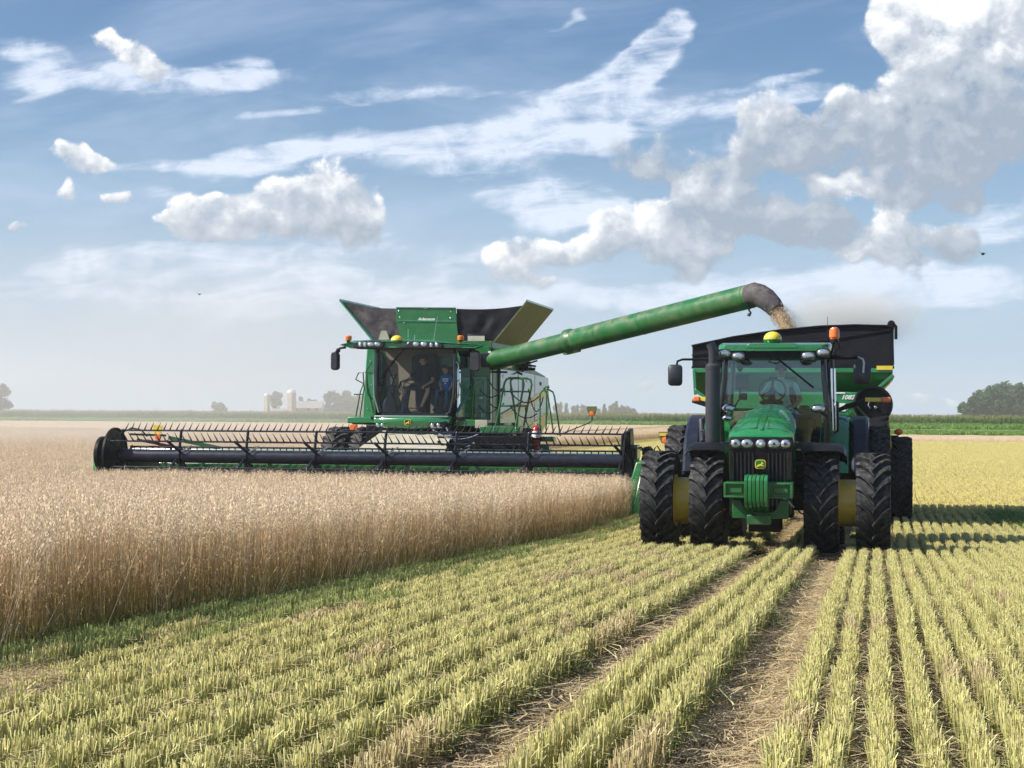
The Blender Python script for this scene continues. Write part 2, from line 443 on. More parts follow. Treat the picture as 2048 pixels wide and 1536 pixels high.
# ---- stubble rows
GRN, YEL, PALE, BRN = (0.19, 0.27, 0.055), (0.62, 0.58, 0.19), (0.82, 0.76, 0.38), (0.30, 0.20, 0.10)
def stubble_tile(n, h, wid, coarse=1.0, green=0.5, length=1.0, YEL=YEL, PALE=PALE, GRN=GRN):
    S = Strips()
    for i in range(n):
        x = max(-2.2 * wid, min(2.2 * wid, random.gauss(0, wid))); y = random.uniform(0, length)
        hh = h * random.choice((random.uniform(.92, 1.03), random.uniform(.92, 1.03), random.uniform(.6, 1.15)))
        lean = Vector((random.gauss(0, .075), random.gauss(0, .11), 1)).normalized()
        p0 = Vector((x, y, -0.02)); p1 = p0 + lean * hh
        t = random.random()
        base = jit(mixt(YEL, GRN, min(1, green + random.uniform(-.3, .45))), .2); base = (base[0] * .8, base[1] * .85, base[2] * .8)  # foot greener, and darkened further as painted shade between the rows
        tip = jit(mixt(YEL, PALE, t), .16)
        if random.random() < .12: base, tip = jit(BRN), jit(mixt(BRN, PALE, .5))
        S.prism(p0, p1, 0.0022 * coarse, 0.0020 * coarse, base, tip, 3, True)
        if random.random() < .35:      # a frayed leaf sheath
            a = random.uniform(0, 6.28); d = Vector((math.cos(a), math.sin(a), random.uniform(-.2, .9))).normalized()
            q = p0 + lean * hh * random.uniform(.3, .9)
            S.blade(q, q + d * random.uniform(.03, .09), .0024 * coarse, .0012, Vector((-math.sin(a), math.cos(a), 0)), jit(mixt(YEL, PALE, .5)), jit(PALE))
    for i in range(int(14 * n / 250)):      # straws lying between the rows
        a = random.uniform(0, 6.28); p = Vector((random.gauss(0, .09), random.uniform(0, length), random.uniform(.0, .05)))
        d = Vector((math.cos(a), math.sin(a), random.gauss(0, .25))).normalized() * random.uniform(.06, .2)
        S.prism(p, p + d, .0025 * coarse, .0022 * coarse, jit(PALE), jit(mixt(PALE, BRN, .3)), 3, False)
    return S
tiles_near = [stubble_tile(380, 0.185, 0.0175, 1.0, random.uniform(.4, .8)).mesh('stubble_row', straw_mat) for _ in range(8)]
tiles_tan = [stubble_tile(330, 0.178, 0.020, 1.0, .3, PALE=(.80, .68, .40), YEL=(.56, .46, .20), GRN=(.28, .24, .10)).mesh('stubble_row_tan', straw_mat) for _ in range(3)]
tiles_green = [stubble_tile(360, 0.20, 0.026, 1.0, 1.15, PALE=(.52, .56, .22), YEL=(.36, .42, .12)).mesh('stubble_row_green', straw_mat) for _ in range(4)]
tiles_far = [stubble_tile(130, 0.165, 0.022, 2.2, random.uniform(.1, .4), YEL=(.76, .66, .20), PALE=(.90, .81, .40), GRN=(.50, .50, .13)).mesh('stubble_row_far', straw_mat) for _ in range(6)]
P1, R1, S1, P2, R2, S2, I1 = [], [], [], [], [], [], []
wob = lambda u, s: 0.006 * math.sin(s * .9 + u * 3) + 0.012 * mnoise.noise(Vector((u * 3, s * .4, 3)))
for k in range(-80, 100):
    if k in (-3, -4, -8, -9): continue
    u = 0.03 + 0.19 * k if k > -10 else -1.89 + .275 * (k + 10)
    for s in np.arange(5.0, 150.0, 1.0):
        if s < OAT_S - 1.2 and u < oat_edge(s) + .05: continue
        if s >= OAT_S - 1.2 and u < OAT_U2 + .1: continue
        x, y = uv_world(u + wob(u, s), s)
        if not in_view(x, y, .11): continue
        if s > 60 and (k % 2) and k > -10: continue
        rz = -ALPHA + random.gauss(0, .012)
        gz = ground(x, y)
        hs = 1.0 + 0.16 * mnoise.noise(Vector((u * 1.5, s * .3, 9))) + .10 * mnoise.noise(Vector((u * 6, s * 1.1, 2))) + random.uniform(-.07, .07)
        wd = (1.22 if k >= -2 else (1.55 if k < -9 else 1.1)) + (0.25 if k in (-2, -5, -10) else 0) + random.uniform(-.12, .12)
        if k in (-5, -6, -7): hs *= 1.12
        if s < 32 + random.random() * 9:
            I1.append(8 + random.randrange(4) if u - oat_edge(s) < .55 + .9 * mnoise.noise(Vector((s * .7, u, 0))) + random.gauss(0, .35) and s < 33 else (12 + random.randrange(3) if mnoise.noise(Vector((u * .8, s * .45, 7))) + random.gauss(0, .26) > .52 else random.randrange(8))); P1.append((x, y, gz)); R1.append(rz); S1.append((wd, 1.06, hs))
        else:
            P2.append((x, y, gz)); R2.append(rz); S2.append((1.3 + (s > 60) * 1.4, 1.06, hs))
o = scatter('oat_stubble', tiles_near + tiles_green + tiles_tan, P1, R1, S1, 'pale green and yellow oat stubble standing in drilled rows', I1)
o = scatter('far_oat_stubble', tiles_far, P2, R2, S2, 'golden oat stubble rows beyond the tractor')

# ---- loose straw
def litter(n, size, lo=.05, hi=.20, thick=.0024, up=.02):
    S = Strips()
    for i in range(n):
        a = random.uniform(0, 6.28); r = size * math.sqrt(random.random()); t = random.uniform(0, 6.28)
        p = Vector((math.cos(t) * r, math.sin(t) * r, abs(random.gauss(0, up)) + .004))
        L_ = random.uniform(lo, hi); d = Vector((math.cos(a), math.sin(a), random.gauss(0, .16))).normalized() * L_
        c = jit(mixt((0.60, .49, .29), BRN, random.random() ** 2), .25)
        b = Vector((random.gauss(0, .015), random.gauss(0, .015), random.gauss(0, .01)))
        side = Vector((-math.sin(a), math.cos(a), .3)).normalized()
        S.blade(p, p + d * .5 + b, thick * 1.2, thick * 1.2, side, c, c); S.blade(p + d * .5 + b, p + d, thick * 1.2, thick * .8, side, c, jit(c))
    return S
lit = [litter(260, .30).mesh('straw_litter', straw_mat) for _ in range(6)]
lsp = [litter(34, .34, .06, .22, .0028, .03).mesh('straw_litter', straw_mat) for _ in range(6)]
Pp, Rr, Sc, Ix = [], [], [], []
for a, b in RUTS:
    for s in np.arange(5.0, 60, 0.16):
        for q in range(2):
            u = random.uniform(a + .04, b - .04); x, y = uv_world(u, s + random.uniform(0, .16))
            if in_view(x, y):
                Pp.append((x, y, ground(x, y) - .055 * (1 if abs(u - (a + b) / 2) < (b - a) * .4 else .5))); Rr.append(random.uniform(0, 6.28)); Sc.append(random.uniform(.7, 1.1)); Ix.append(random.randrange(6))
for i in range(5200):
    s = 5.2 + 50 * random.random() ** 1.6; u = random.uniform(-6, 14); x, y = uv_world(u, s)
    if not in_view(x, y) or u < oat_edge(s): continue
    Pp.append((x, y, ground(x, y) + .005)); Rr.append(random.uniform(0, 6.28)); Sc.append(random.uniform(.7, 1.1)); Ix.append(6 + random.randrange(6))
for i in range(900):     # straw lying on top of the rows
    s = 5.2 + 28 * random.random() ** 1.3; u = random.uniform(-6, 4); x, y = uv_world(u, s)
    if not in_view(x, y) or u < oat_edge(s) or any(a < u < b for a, b in RUTS): continue
    Pp.append((x, y, ground(x, y) + .13)); Rr.append(random.uniform(0, 6.28)); Sc.append(random.uniform(.4, .8)); Ix.append(6 + random.randrange(6))
for cu, cs, n in ((-4.28, 7.3, 90), (-4.15, 7.6, 40), (3.1, 37.0, 30)):     # heaps of dropped straw
    for i in range(n):
        du, ds = random.gauss(0, .16), random.gauss(0, .2); x, y = uv_world(cu + du, cs + ds)
        Pp.append((x, y, ground(x, y) + .02 + .22 * random.random() * math.exp(-(du * du + ds * ds) * 14))); Rr.append(random.uniform(0, 6.28)); Sc.append(random.uniform(.4, .7)); Ix.append(random.randrange(6))
scatter('straw_litter', lit + lsp, Pp, Rr, Sc, 'loose chopped straw scattered in the wheel tracks and rows', Ix)

# ---- standing oats
HEAD, HEAD2, STEM, STEMG = (0.94, 0.80, 0.62), (0.68, 0.52, 0.33), (0.50, 0.33, 0.15), (0.15, 0.19, 0.055)
def oat_plant(S, x, y, h, lod):
    lean = Vector((random.gauss(0, .05), random.gauss(0, .05), 1)); lean.normalize()
    a = random.uniform(0, 6.28); side = Vector((math.cos(a), math.sin(a), 0))
    p0 = Vector((x, y, -.02)); w = .0024 * (1 + lod * .6)
    pm = p0 + lean * h * .38; pt = p0 + lean * h * .80 + Vector((random.gauss(0, .02), random.gauss(0, .02), 0))
    cg, cm, ch = jit(STEMG, .25), jit(STEM, .22), jit(mixt(STEM, HEAD, .5), .2)
    if lod == 0:
        S.blade(p0, pm, w, w, side, cg, mixt(cg, cm, .8)); S.blade(pm, pt, w, w * .8, side, mixt(cg, cm, .8), ch)
        if random.random() < .8:
            b = random.uniform(0, 6.28); d = Vector((math.cos(b), math.sin(b), random.uniform(-.1, 1.2))).normalized()
            q = p0 + lean * h * random.uniform(.15, .65); c = jit(mixt(STEMG if q.z < .3 else STEM, HEAD, random.random() * .5), .25)
            sd = Vector((-math.sin(b), math.cos(b), 0)); m = q + d * random.uniform(.06, .12)
            S.blade(q, m, .004, .004, sd, c, c); S.blade(m, m + Vector((d.x, d.y, -.8)).normalized() * random.uniform(.04, .12), .004, .001, sd, c, c)
    else:
        S.blade(p0 + lean * h * .3, pt, w, w, side, mixt(cg, cm, .7), ch)
    droop = Vector((math.cos(a + 1), math.sin(a + 1), 0)) * .06
    tip = pt + lean * h * .2 + droop
    S.blade(pt, tip, w * .5, w * .4, side, ch, ch)
    n = 17 if lod == 0 else 9
    for i in range(n):
        t = (i + random.random()) / n; b = random.uniform(0, 6.28)
        out = Vector((math.cos(b), math.sin(b), 0)); rad = .052 * (1 - t * .75) + .008
        q = pt.lerp(tip, t) + out * rad * random.uniform(.5, 1.1) + Vector((0, 0, random.uniform(-.02, .01)))
        dd = Vector((out.x * .5, out.y * .5, -1)).normalized(); sd = Vector((-math.sin(b + .7), math.cos(b + .7), 0))
        c = jit(mixt(HEAD, HEAD2, random.random() * .9), .2); k = 1 + lod * .5
        S.grain(q, dd, sd, .023 * k, .0042 * k, c)
def oat_patch(n, size, lod, h0=.96):
    S = Strips()
    for i in range(n):
        oat_plant(S, random.uniform(-size / 2, size / 2), random.uniform(-size / 2, size / 2), h0 + random.gauss(0, .045), lod)
    return S
near_p = [oat_patch(80, .5, 0).mesh('oat_clump', oat_mat) for _ in range(7)]
far_p = [oat_patch(170, 1.0, 1).mesh('oat_clump_far', oat_mat) for _ in range(5)]
Pp, Rr, Sc = [], [], []; P2, R2, S2 = [], [], []
def oat_allowed(u, s):
    if s < OAT_S: return u < oat_edge(s)
    return u < OAT_U2
for s in np.arange(6.0, 40.0, .42):
    for j in range(0, 60):
        u = oat_edge(s) - .2 - .42 * j + random.uniform(-.08, .08)
        if s > OAT_S - .9 and u > OAT_U2: continue
        x, y = uv_world(u, s)
        if not in_view(x, y, .05): continue
        if j > 9 and s < 26: continue
        if s >= 26 and j > 6: continue
        lodge = mnoise.noise(Vector((u * .6, s * .6, 4)))
        Pp.append((x, y, ground(x, y))); Rr.append((random.gauss(0, .03), random.gauss(0, .03), random.uniform(0, 6.28)))
        z = 1 + .07 * lodge + random.gauss(0, .025); Sc.append((1, 1, z))
for s in np.arange(8.0, 229.0, .9):
    for j in range(0, 75 if s < 130 else 20):
        u = -5.55 - .9 * j + random.uniform(-.1, .1)
        x, y = uv_world(u, s)
        if not in_view(x, y, .04) or not oat_allowed(u - .5, s): continue
        if s > OAT_S - 1.6 and u > OAT_U2 - .5: continue
        if s < 26 and u > oat_edge(s) - 4.2: continue
        if 26 <= s < OAT_S and u > oat_edge(s) - 3.0: continue
        P2.append((x, y, ground(x, y))); R2.append((random.gauss(0, .02), random.gauss(0, .02), random.randrange(4) * math.pi / 2 + random.gauss(0, .1)))
        z = .985 + .05 * mnoise.noise(Vector((u * .3, s * .3, 4))) + random.gauss(0, .02); S2.append((1, 1, z))
print('oats', len(Pp), len(P2), 'stub', len(P1))
scatter('oat_crop', near_p, Pp, Rr, Sc, 'ripe tan oats standing uncut along the edge of the cut rows')
scatter('far_oat_crop', far_p, P2, R2, S2, 'ripe tan oats standing uncut in the middle of the field')
# a few leaning and broken stalks hanging out of the edge
S = Strips()
for i in range(120):
    s = random.uniform(9, 36); u = oat_edge(s) + random.uniform(-.1, .05); x, y = uv_world(u, s)
    a = random.gauss(-ALPHA * 0 - .3, .9); L_ = random.uniform(.5, .95)
    d = Vector((math.cos(a) * random.uniform(.1, .5), math.sin(a) * .3, random.uniform(.6, 1.0))).normalized()
    p = Vector((x, y, ground(x, y))); c = jit(mixt(STEM, HEAD, .6)); S.blade(p, p + d * L_, .003, .002, Vector((.7, .7, 0)), c, c)
    for k in range(16):
        q = p + d * L_ * random.uniform(.78, 1.03) + Vector((random.gauss(0, .025), random.gauss(0, .025), random.gauss(0, .025)))
        S.grain(q, Vector((0, 0, -1)), Vector((random.uniform(-1, 1), random.uniform(-1, 1), 0)).normalized(), .024, .0045, jit(HEAD2, .2))
me = S.mesh('leaning_oats', oat_mat); o = bpy.data.objects.new('leaning_oats', me); COL.objects.link(o); props(o, 'bent and leaning oat stalks along the crop edge', kind='stuff')
# low green undergrowth at the foot of the crop edge
def weed(n, h):
    S = Strips()
    for i in range(n):
        a = random.uniform(0, 6.28); p = Vector((random.gauss(0, .07), random.gauss(0, .16), -.01)); d = Vector((math.cos(a) * .4, math.sin(a) * .4, 1)).normalized()
        hh = h * random.uniform(.4, 1.1); c0, c1 = jit((.07, .13, .03), .3), jit((.17, .26, .06), .3)
        sd = Vector((-math.sin(a), math.cos(a), 0)); m = p + d * hh * .6
        S.blade(p, m, .004, .005, sd, c0, c1); S.blade(m, m + Vector((d.x * 1.8, d.y * 1.8, .5)).normalized() * hh * .4, .005, .001, sd, c1, c1)
    return S
wd = [weed(46, .22).mesh('green_weed', leaf_mat) for _ in range(5)]
Pp, Rr, Sc = [], [], []
for s in np.arange(6, 37, .10):
    for q in range(3):
        u = oat_edge(s) + .12 + random.gauss(0, .22) - abs(random.gauss(0, .12)); x, y = uv_world(u, s)
        Pp.append((x, y, ground(x, y))); Rr.append(random.uniform(0, 6.28)); Sc.append(random.uniform(.5, 1.15))
for i in range(1300):
    s = random.uniform(5.2, 30); u = oat_edge(s) + abs(random.gauss(0, 1.6)); x, y = uv_world(u, s)
    if u > 4 or any(a < u < b for a, b in RUTS): continue
    Pp.append((x, y, ground(x, y))); Rr.append(random.uniform(0, 6.28)); Sc.append(random.uniform(.35, .8))
for i in range(240):
    u = 2.75 + random.gauss(0, .18) + .25 * (i % 3 == 0); s = 36.6 + random.gauss(0, 1.1); x, y = uv_world(u, s)
    Pp.append((x, y, ground(x, y))); Rr.append(random.uniform(0, 6.28)); Sc.append(random.uniform(.9, 1.5))
scatter('green_undergrowth', wd, Pp, Rr, Sc, 'low green grass growing at the foot of the oats')

# ---- top of the oats far away, past where single plants can be told
def sheet(name, u0, u1, s0, s1, du, ds, zf, m, label):
    ua = np.arange(u0, u1 + 1e-6, du); sa = np.arange(s0, s1 + 1e-6, ds)
    V = []; Fc = []
    for s in sa:
        for u in ua:
            x, y = uv_world(u, s); V.append((x, y, zf(u, s)))
    n = len(ua); k = len(V)
    for i in range(len(sa) - 1):
        for j in range(n - 1):
            a = i * n + j; Fc.append((a, a + 1, a + n + 1, a + n))
    # side skirt down to the soil
    rim = [j for j in range(n)] + [i * n + n - 1 for i in range(1, len(sa))]
    for q in rim:
        V.append((V[q][0], V[q][1], 0.0))
    for i in range(len(rim) - 1):
        Fc.append((rim[i], k + i, k + i + 1, rim[i + 1]))
    o = link_mesh(name, V, Fc, m, smooth=True); props(o, label, kind='stuff'); return o
fo = bpy.data.materials.new('far_oats'); fo.use_nodes = True
G = NG(fo.node_tree); b = fo.node_tree.nodes['Principled BSDF']
pos = G.n.new('ShaderNodeNewGeometry').outputs['Position']
c = G.mixc(G.maprange(G.noise(pos, 3.0, 6, 0.7), .3, .7), (0.42, 0.31, 0.20, 1), (0.56, 0.44, 0.31, 1))
c = G.mixc(G.maprange(G.noise(pos, 0.06, 4, 0.6), .35, .7, 0, .5), c, (0.50, 0.38, 0.25, 1))
G.put(b.inputs['Base Color'], c); b.inputs['Roughness'].default_value = .95; b.inputs['Specular IOR Level'].default_value = .1
sheet('distant_oat_crop', -200, OAT_U2 - 5.0, 128, 229, 1.6, 1.0, lambda u, s: .93 + .07 * mnoise.noise(Vector((u * .5, s * .5, 1))), fo, 'ripe oats reading as one smooth tan band before the maize')
sheet('far_oat_strip', OAT_U2 + 6, 140, 150, 168, 1.4, .9, lambda u, s: .5 + .08 * mnoise.noise(Vector((u * .5, s * .5, 1))), fo, 'narrow uncut tan strip of oats in front of the maize')

# ---- maize and soya beyond
def corn_clump(n, size, h):
    S = Strips()
    for i in range(n):
        x, y = random.uniform(-size, size), random.uniform(-.3, .3); hh = h * random.uniform(.92, 1.06)
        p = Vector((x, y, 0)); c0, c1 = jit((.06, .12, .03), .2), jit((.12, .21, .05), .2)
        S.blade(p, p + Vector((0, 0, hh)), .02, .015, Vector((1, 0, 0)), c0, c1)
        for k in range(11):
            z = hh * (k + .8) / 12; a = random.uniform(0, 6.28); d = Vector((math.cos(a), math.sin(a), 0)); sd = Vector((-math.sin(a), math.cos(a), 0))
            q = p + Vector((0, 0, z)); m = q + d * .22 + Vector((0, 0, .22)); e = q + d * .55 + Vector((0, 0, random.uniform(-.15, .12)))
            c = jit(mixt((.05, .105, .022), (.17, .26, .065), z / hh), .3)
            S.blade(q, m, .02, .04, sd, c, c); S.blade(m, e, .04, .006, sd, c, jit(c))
        for k in range(4):
            a = random.uniform(0, 6.28); t = Vector((math.cos(a) * .12, math.sin(a) * .12, .25)); ct = jit((.42, .36, .17), .2)
            S.blade(p + Vector((0, 0, hh)), p + Vector((0, 0, hh)) + t, .012, .01, Vector((1, 0, 0)), ct, ct)
    return S
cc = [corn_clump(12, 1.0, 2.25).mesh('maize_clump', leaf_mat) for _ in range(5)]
Pp, Rr, Sc = [], [], []
for r_ in range(7):
    s = 233 + r_ * .76
    for u in np.arange(-150, 60, 1.5):
        x, y = uv_world(u + random.uniform(-.3, .3), s + random.uniform(-.1, .1))
        if not in_view(x, y, .04): continue
        Pp.append((x, y, 0)); Rr.append(random.choice((0, math.pi)) - ALPHA); Sc.append((1, 1, random.uniform(.95, 1.04)))
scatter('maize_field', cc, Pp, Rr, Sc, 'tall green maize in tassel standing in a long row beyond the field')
sb = [corn_clump(30, .8, .95).mesh('soya_clump', leaf_mat) for _ in range(3)]
for me in sb:
    ca = me.color_attributes['tint']; arr = np.zeros(len(me.vertices) * 4, dtype=np.float32); ca.data.foreach_get('color', arr); arr = arr.reshape(-1, 4)
    arr[:, :3] = np.array((.22, .38, .07)) * (0.8 + .5 * rng.random((len(arr), 1))); ca.data.foreach_set('color', arr.astype(np.float32).ravel())
Pp, Rr, Sc = [], [], []
for r_ in range(8):
    s = 226 + r_ * .8
    for u in np.arange(-150, 60, 1.3):
        x, y = uv_world(u + random.uniform(-.3, .3), s)
        if not in_view(x, y, .04): continue
        Pp.append((x, y, 0)); Rr.append(random.choice((0, math.pi)) - ALPHA); Sc.append(random.uniform(.85, 1.25))
for r_ in range(7):
    s = 171 + r_ * .9
    for u in np.arange(OAT_U2 + 6, 60, 1.3):
        x, y = uv_world(u + random.uniform(-.3, .3), s)
        if in_view(x, y, .06): Pp.append((x, y, 0)); Rr.append(random.choice((0, math.pi)) - ALPHA); Sc.append(random.uniform(.6, .8))
scatter('soya_strip', sb, Pp, Rr, Sc, 'low bright green strip of soya in front of the maize')
mt = bpy.data.materials.new('maize_top'); mt.use_nodes = True
G = NG(mt.node_tree); b = mt.node_tree.nodes['Principled BSDF']
pos = G.n.new('ShaderNodeNewGeometry').outputs['Position']
c = G.mixc(G.maprange(G.noise(pos, 1.2, 6, 0.7), .3, .7), (0.16, 0.20, 0.06, 1), (0.40, 0.37, 0.18, 1))
G.put(b.inputs['Base Color'], c); b.inputs['Roughness'].default_value = .9
sheet('distant_maize', -360, 300, 238.5, 520, 8, 4.0, lambda u, s: 2.27 + .1 * mnoise.noise(Vector((u * .3, s * .3, 1))), mt, 'tasselled top of the maize field running to the horizon')

st_ = bpy.data.materials.new('soya_top'); st_.use_nodes = True
G = NG(st_.node_tree); b = st_.node_tree.nodes['Principled BSDF']; pos = G.n.new('ShaderNodeNewGeometry').outputs['Position']
G.put(b.inputs['Base Color'], G.mixc(G.maprange(G.noise(pos, 1.6, 6, 0.7), .3, .7), (0.09, 0.18, 0.03, 1), (0.20, 0.33, 0.06, 1))); b.inputs['Roughness'].default_value = .8
sheet('soya_field', OAT_U2 + 6, 140, 177.5, 232, 2.0, 1.2, lambda u, s: .62 + .12 * mnoise.noise(Vector((u * .6, s * .6, 5))), st_, 'bright green top of the soya between the oat strip and the maize')
# ---- the dusty air
hzm = bpy.data.materials.new('haze'); hzm.use_nodes = True; hzm.node_tree.nodes.clear()
pv = hzm.node_tree.nodes.new('ShaderNodeVolumePrincipled'); pv.inputs['Density'].default_value = 0.00040; pv.inputs['Color'].default_value = (.97, .985, 1, 1); pv.inputs['Anisotropy'].default_value = 0.3
ho = hzm.node_tree.nodes.new('ShaderNodeOutputMaterial'); hzm.node_tree.links.new(pv.outputs[0], ho.inputs['Volume'])
def box_obj(name, lo, hi, m):
    V = [(x, y, z) for x in (lo[0], hi[0]) for y in (lo[1], hi[1]) for z in (lo[2], hi[2])]
    return link_mesh(name, V, [(0, 1, 3, 2), (4, 6, 7, 5), (0, 4, 5, 1), (2, 3, 7, 6), (0, 2, 6, 4), (1, 5, 7, 3)], m)
HAZE = True
if HAZE:
    hb = box_obj('haze', (-720, -60, -2.0), (720, 1180, 27.0), hzm); props(hb, 'pale dusty summer air over the field', kind='stuff')
# ================================================================== MODELLING HELPERS
V3 = Vector
class MB:
    def __init__(s): s.v, s.f = [], []
    def add(s, vs, fs):
        k = len(s.v); s.v += [V3(v) for v in vs]; s.f += [tuple(i + k for i in f) for f in fs]; return s
    def box(s, lo, hi):
        x0, y0, z0 = lo; x1, y1, z1 = hi
        return s.hexa([(x0,y0,z0),(x1,y0,z0),(x1,y1,z0),(x0,y1,z0),(x0,y0,z1),(x1,y0,z1),(x1,y1,z1),(x0,y1,z1)])
    def hexa(s, p):
        return s.add(p, [(0,3,2,1),(4,5,6,7),(0,1,5,4),(1,2,6,5),(2,3,7,6),(3,0,4,7)])
    def bar(s, a, b, w, h, up=(0, 0, 1)):
        a, b = V3(a), V3(b); d = (b - a).normalized(); u = V3(up); sd = d.cross(u)
        if sd.length < 1e-4: sd = d.cross(V3((1, 0, 0)))
        sd.normalize(); u = sd.cross(d).normalized(); sd *= w / 2; u *= h / 2
        return s.hexa([a-sd-u, a+sd-u, b+sd-u, b-sd-u, a-sd+u, a+sd+u, b+sd+u, b-sd+u])
    def cyl(s, a, b, r0, r1=None, n=12, caps=True):
        r1 = r0 if r1 is None else r1
        a, b = V3(a), V3(b); d = (b - a).normalized(); q = d.to_track_quat('Z', 'Y'); vs = []
        for c, r in ((a, r0), (b, r1)):
            for i in range(n):
                t = 2 * math.pi * i / n; vs.append(c + q @ V3((math.cos(t) * r, math.sin(t) * r, 0)))
        fs = [(i, (i+1) % n, n + (i+1) % n, n + i) for i in range(n)]
        if caps: fs += [tuple(reversed(range(n))), tuple(range(n, 2 * n))]
        return s.add(vs, fs)
    def tube(s, pts, r, n=8, rr=None):
        pts = [V3(p) for p in pts]; vs = []; m = len(pts); up = None
        for i, p in enumerate(pts):
            d = (pts[min(i+1, m-1)] - pts[max(i-1, 0)]).normalized()
            if up is None: up = V3((0, 0, 1)) if abs(d.z) < .9 else V3((1, 0, 0))
            sd = d.cross(up).normalized(); up = sd.cross(d).normalized(); ri = rr[i] if rr else r
            for k in range(n):
                t = 2 * math.pi * k / n; vs.append(p + (sd * math.cos(t) + up * math.sin(t)) * ri)
        fs = [(i*n+k, i*n+(k+1) % n, (i+1)*n+(k+1) % n, (i+1)*n+k) for i in range(m-1) for k in range(n)]
        fs += [tuple(reversed(range(n))), tuple(range((m-1)*n, m*n))]
        return s.add(vs, fs)
    def prism(s, poly, axis, a, b):
        """poly of 2-D points extruded along an axis; x: (y,z), y: (x,z), z: (x,y)"""
        def mk(p, t): return {'x': (t, p[0], p[1]), 'y': (p[0], t, p[1]), 'z': (p[0], p[1], t)}[axis]
        n = len(poly)
        return s.add([mk(p, a) for p in poly] + [mk(p, b) for p in poly],
                     [tuple(range(n)), tuple(reversed(range(n, 2*n)))] + [(i, n+i, n+(i+1) % n, (i+1) % n) for i in range(n)])
    def lathe(s, prof, c, axis='x', n=32, close=False):
        """prof of (along, radius)"""
        c = V3(c); vs = []
        for (t, r) in prof:
            for i in range(n):
                a = 2 * math.pi * i / n; p, q = math.cos(a) * r, math.sin(a) * r
                vs.append(c + V3({'x': (t, p, q), 'y': (p, t, q), 'z': (p, q, t)}[axis]))
        m = len(prof)
        fs = [(i*n+k, i*n+(k+1) % n, (i+1)*n+(k+1) % n, (i+1)*n+k) for i in range(m-1) for k in range(n)]
        if not close:
            fs += [tuple(reversed(range(n))), tuple(range((m-1)*n, m*n))]
        return s.add(vs, fs)
    def ell(s, c, r, nu=14, nv=9, z0=-1.0):
        c = V3(c); prof = []
        for j in range(nv + 1):
            t = math.asin(z0) + (math.pi / 2 - math.asin(z0)) * j / nv; prof.append((math.sin(t), max(math.cos(t), .02)))
        vs = []
        for (z, q) in prof:
            for i in range(nu):
                a = 2 * math.pi * i / nu; vs.append(c + V3((math.cos(a) * q * r[0], math.sin(a) * q * r[1], z * r[2])))
        fs = [(j*nu+i, j*nu+(i+1) % nu, (j+1)*nu+(i+1) % nu, (j+1)*nu+i) for j in range(nv) for i in range(nu)]
        fs += [tuple(reversed(range(nu))), tuple(range(nv*nu, (nv+1)*nu))]
        return s.add(vs, fs)
    def loft(s, secs, closed=True, cap=True):
        n = len(secs[0]); vs = [V3(p) for sec in secs for p in sec]; m = len(secs)
        fs = [(i*n+k, i*n+(k+1) % n, (i+1)*n+(k+1) % n, (i+1)*n+k) for i in range(m-1) for k in range(n if closed else n-1)]
        if cap and closed: fs += [tuple(reversed(range(n))), tuple(range((m-1)*n, m*n))]
        return s.add(vs, fs)
    def sheet(s, poly, thick):
        """flat 3-D polygon given a thickness along its normal"""
        P = [V3(p) for p in poly]; nrm = (P[1]-P[0]).cross(P[2]-P[0]).normalized() * thick; n = len(P)
        return s.add(P + [p + nrm for p in P], [tuple(reversed(range(n))), tuple(range(n, 2*n))] + [(i, (i+1) % n, n+(i+1) % n, n+i) for i in range(n)])
    def build(s, name, m, parent=None, bevel=0.0, smooth=True, angle=35, label=None):
        me = bpy.data.meshes.new(name); me.from_pydata([tuple(v) for v in s.v], [], s.f)
        bm = bmesh.new(); bm.from_mesh(me); bmesh.ops.recalc_face_normals(bm, faces=bm.faces); bm.to_mesh(me); bm.free()
        me.materials.append(m)
        if smooth: me.shade_smooth(); me.set_sharp_from_angle(angle=R(angle))
        o = bpy.data.objects.new(name, me); COL.objects.link(o)
        if parent is not None: o.parent = parent
        if bevel:
            b = o.modifiers.new('bevel', 'BEVEL'); b.width = bevel; b.segments = 2; b.limit_method = 'ANGLE'; b.angle_limit = R(40); b.harden_normals = False
        if label: o['label'] = label
        return o

def rrect(cx, cz, w, h, r, y, n=4):
    """rounded rectangle in the xz plane at depth y"""
    out = []
    for (sx, sz, a0) in ((1, 1, 0), (-1, 1, 90), (-1, -1, 180), (1, -1, 270)):
        for i in range(n + 1):
            a = R(a0 + 90 * i / n); out.append((cx + sx * (w/2 - r) + math.cos(a) * r, y, cz + sz * (h/2 - r) + math.sin(a) * r))
    return out

def empty(name, loc, rz, label, cat, group=None):
    o = bpy.data.objects.new(name, None); COL.objects.link(o); o.location = loc; o.rotation_euler = (0, 0, rz); o.empty_display_size = .3
    return props(o, label, cat, group)

def copy_tree(o, parent=None):
    c = o.copy(); COL.objects.link(c)
    if parent is not None: c.parent = parent
    for ch in o.children: copy_tree(ch, c)
    return c

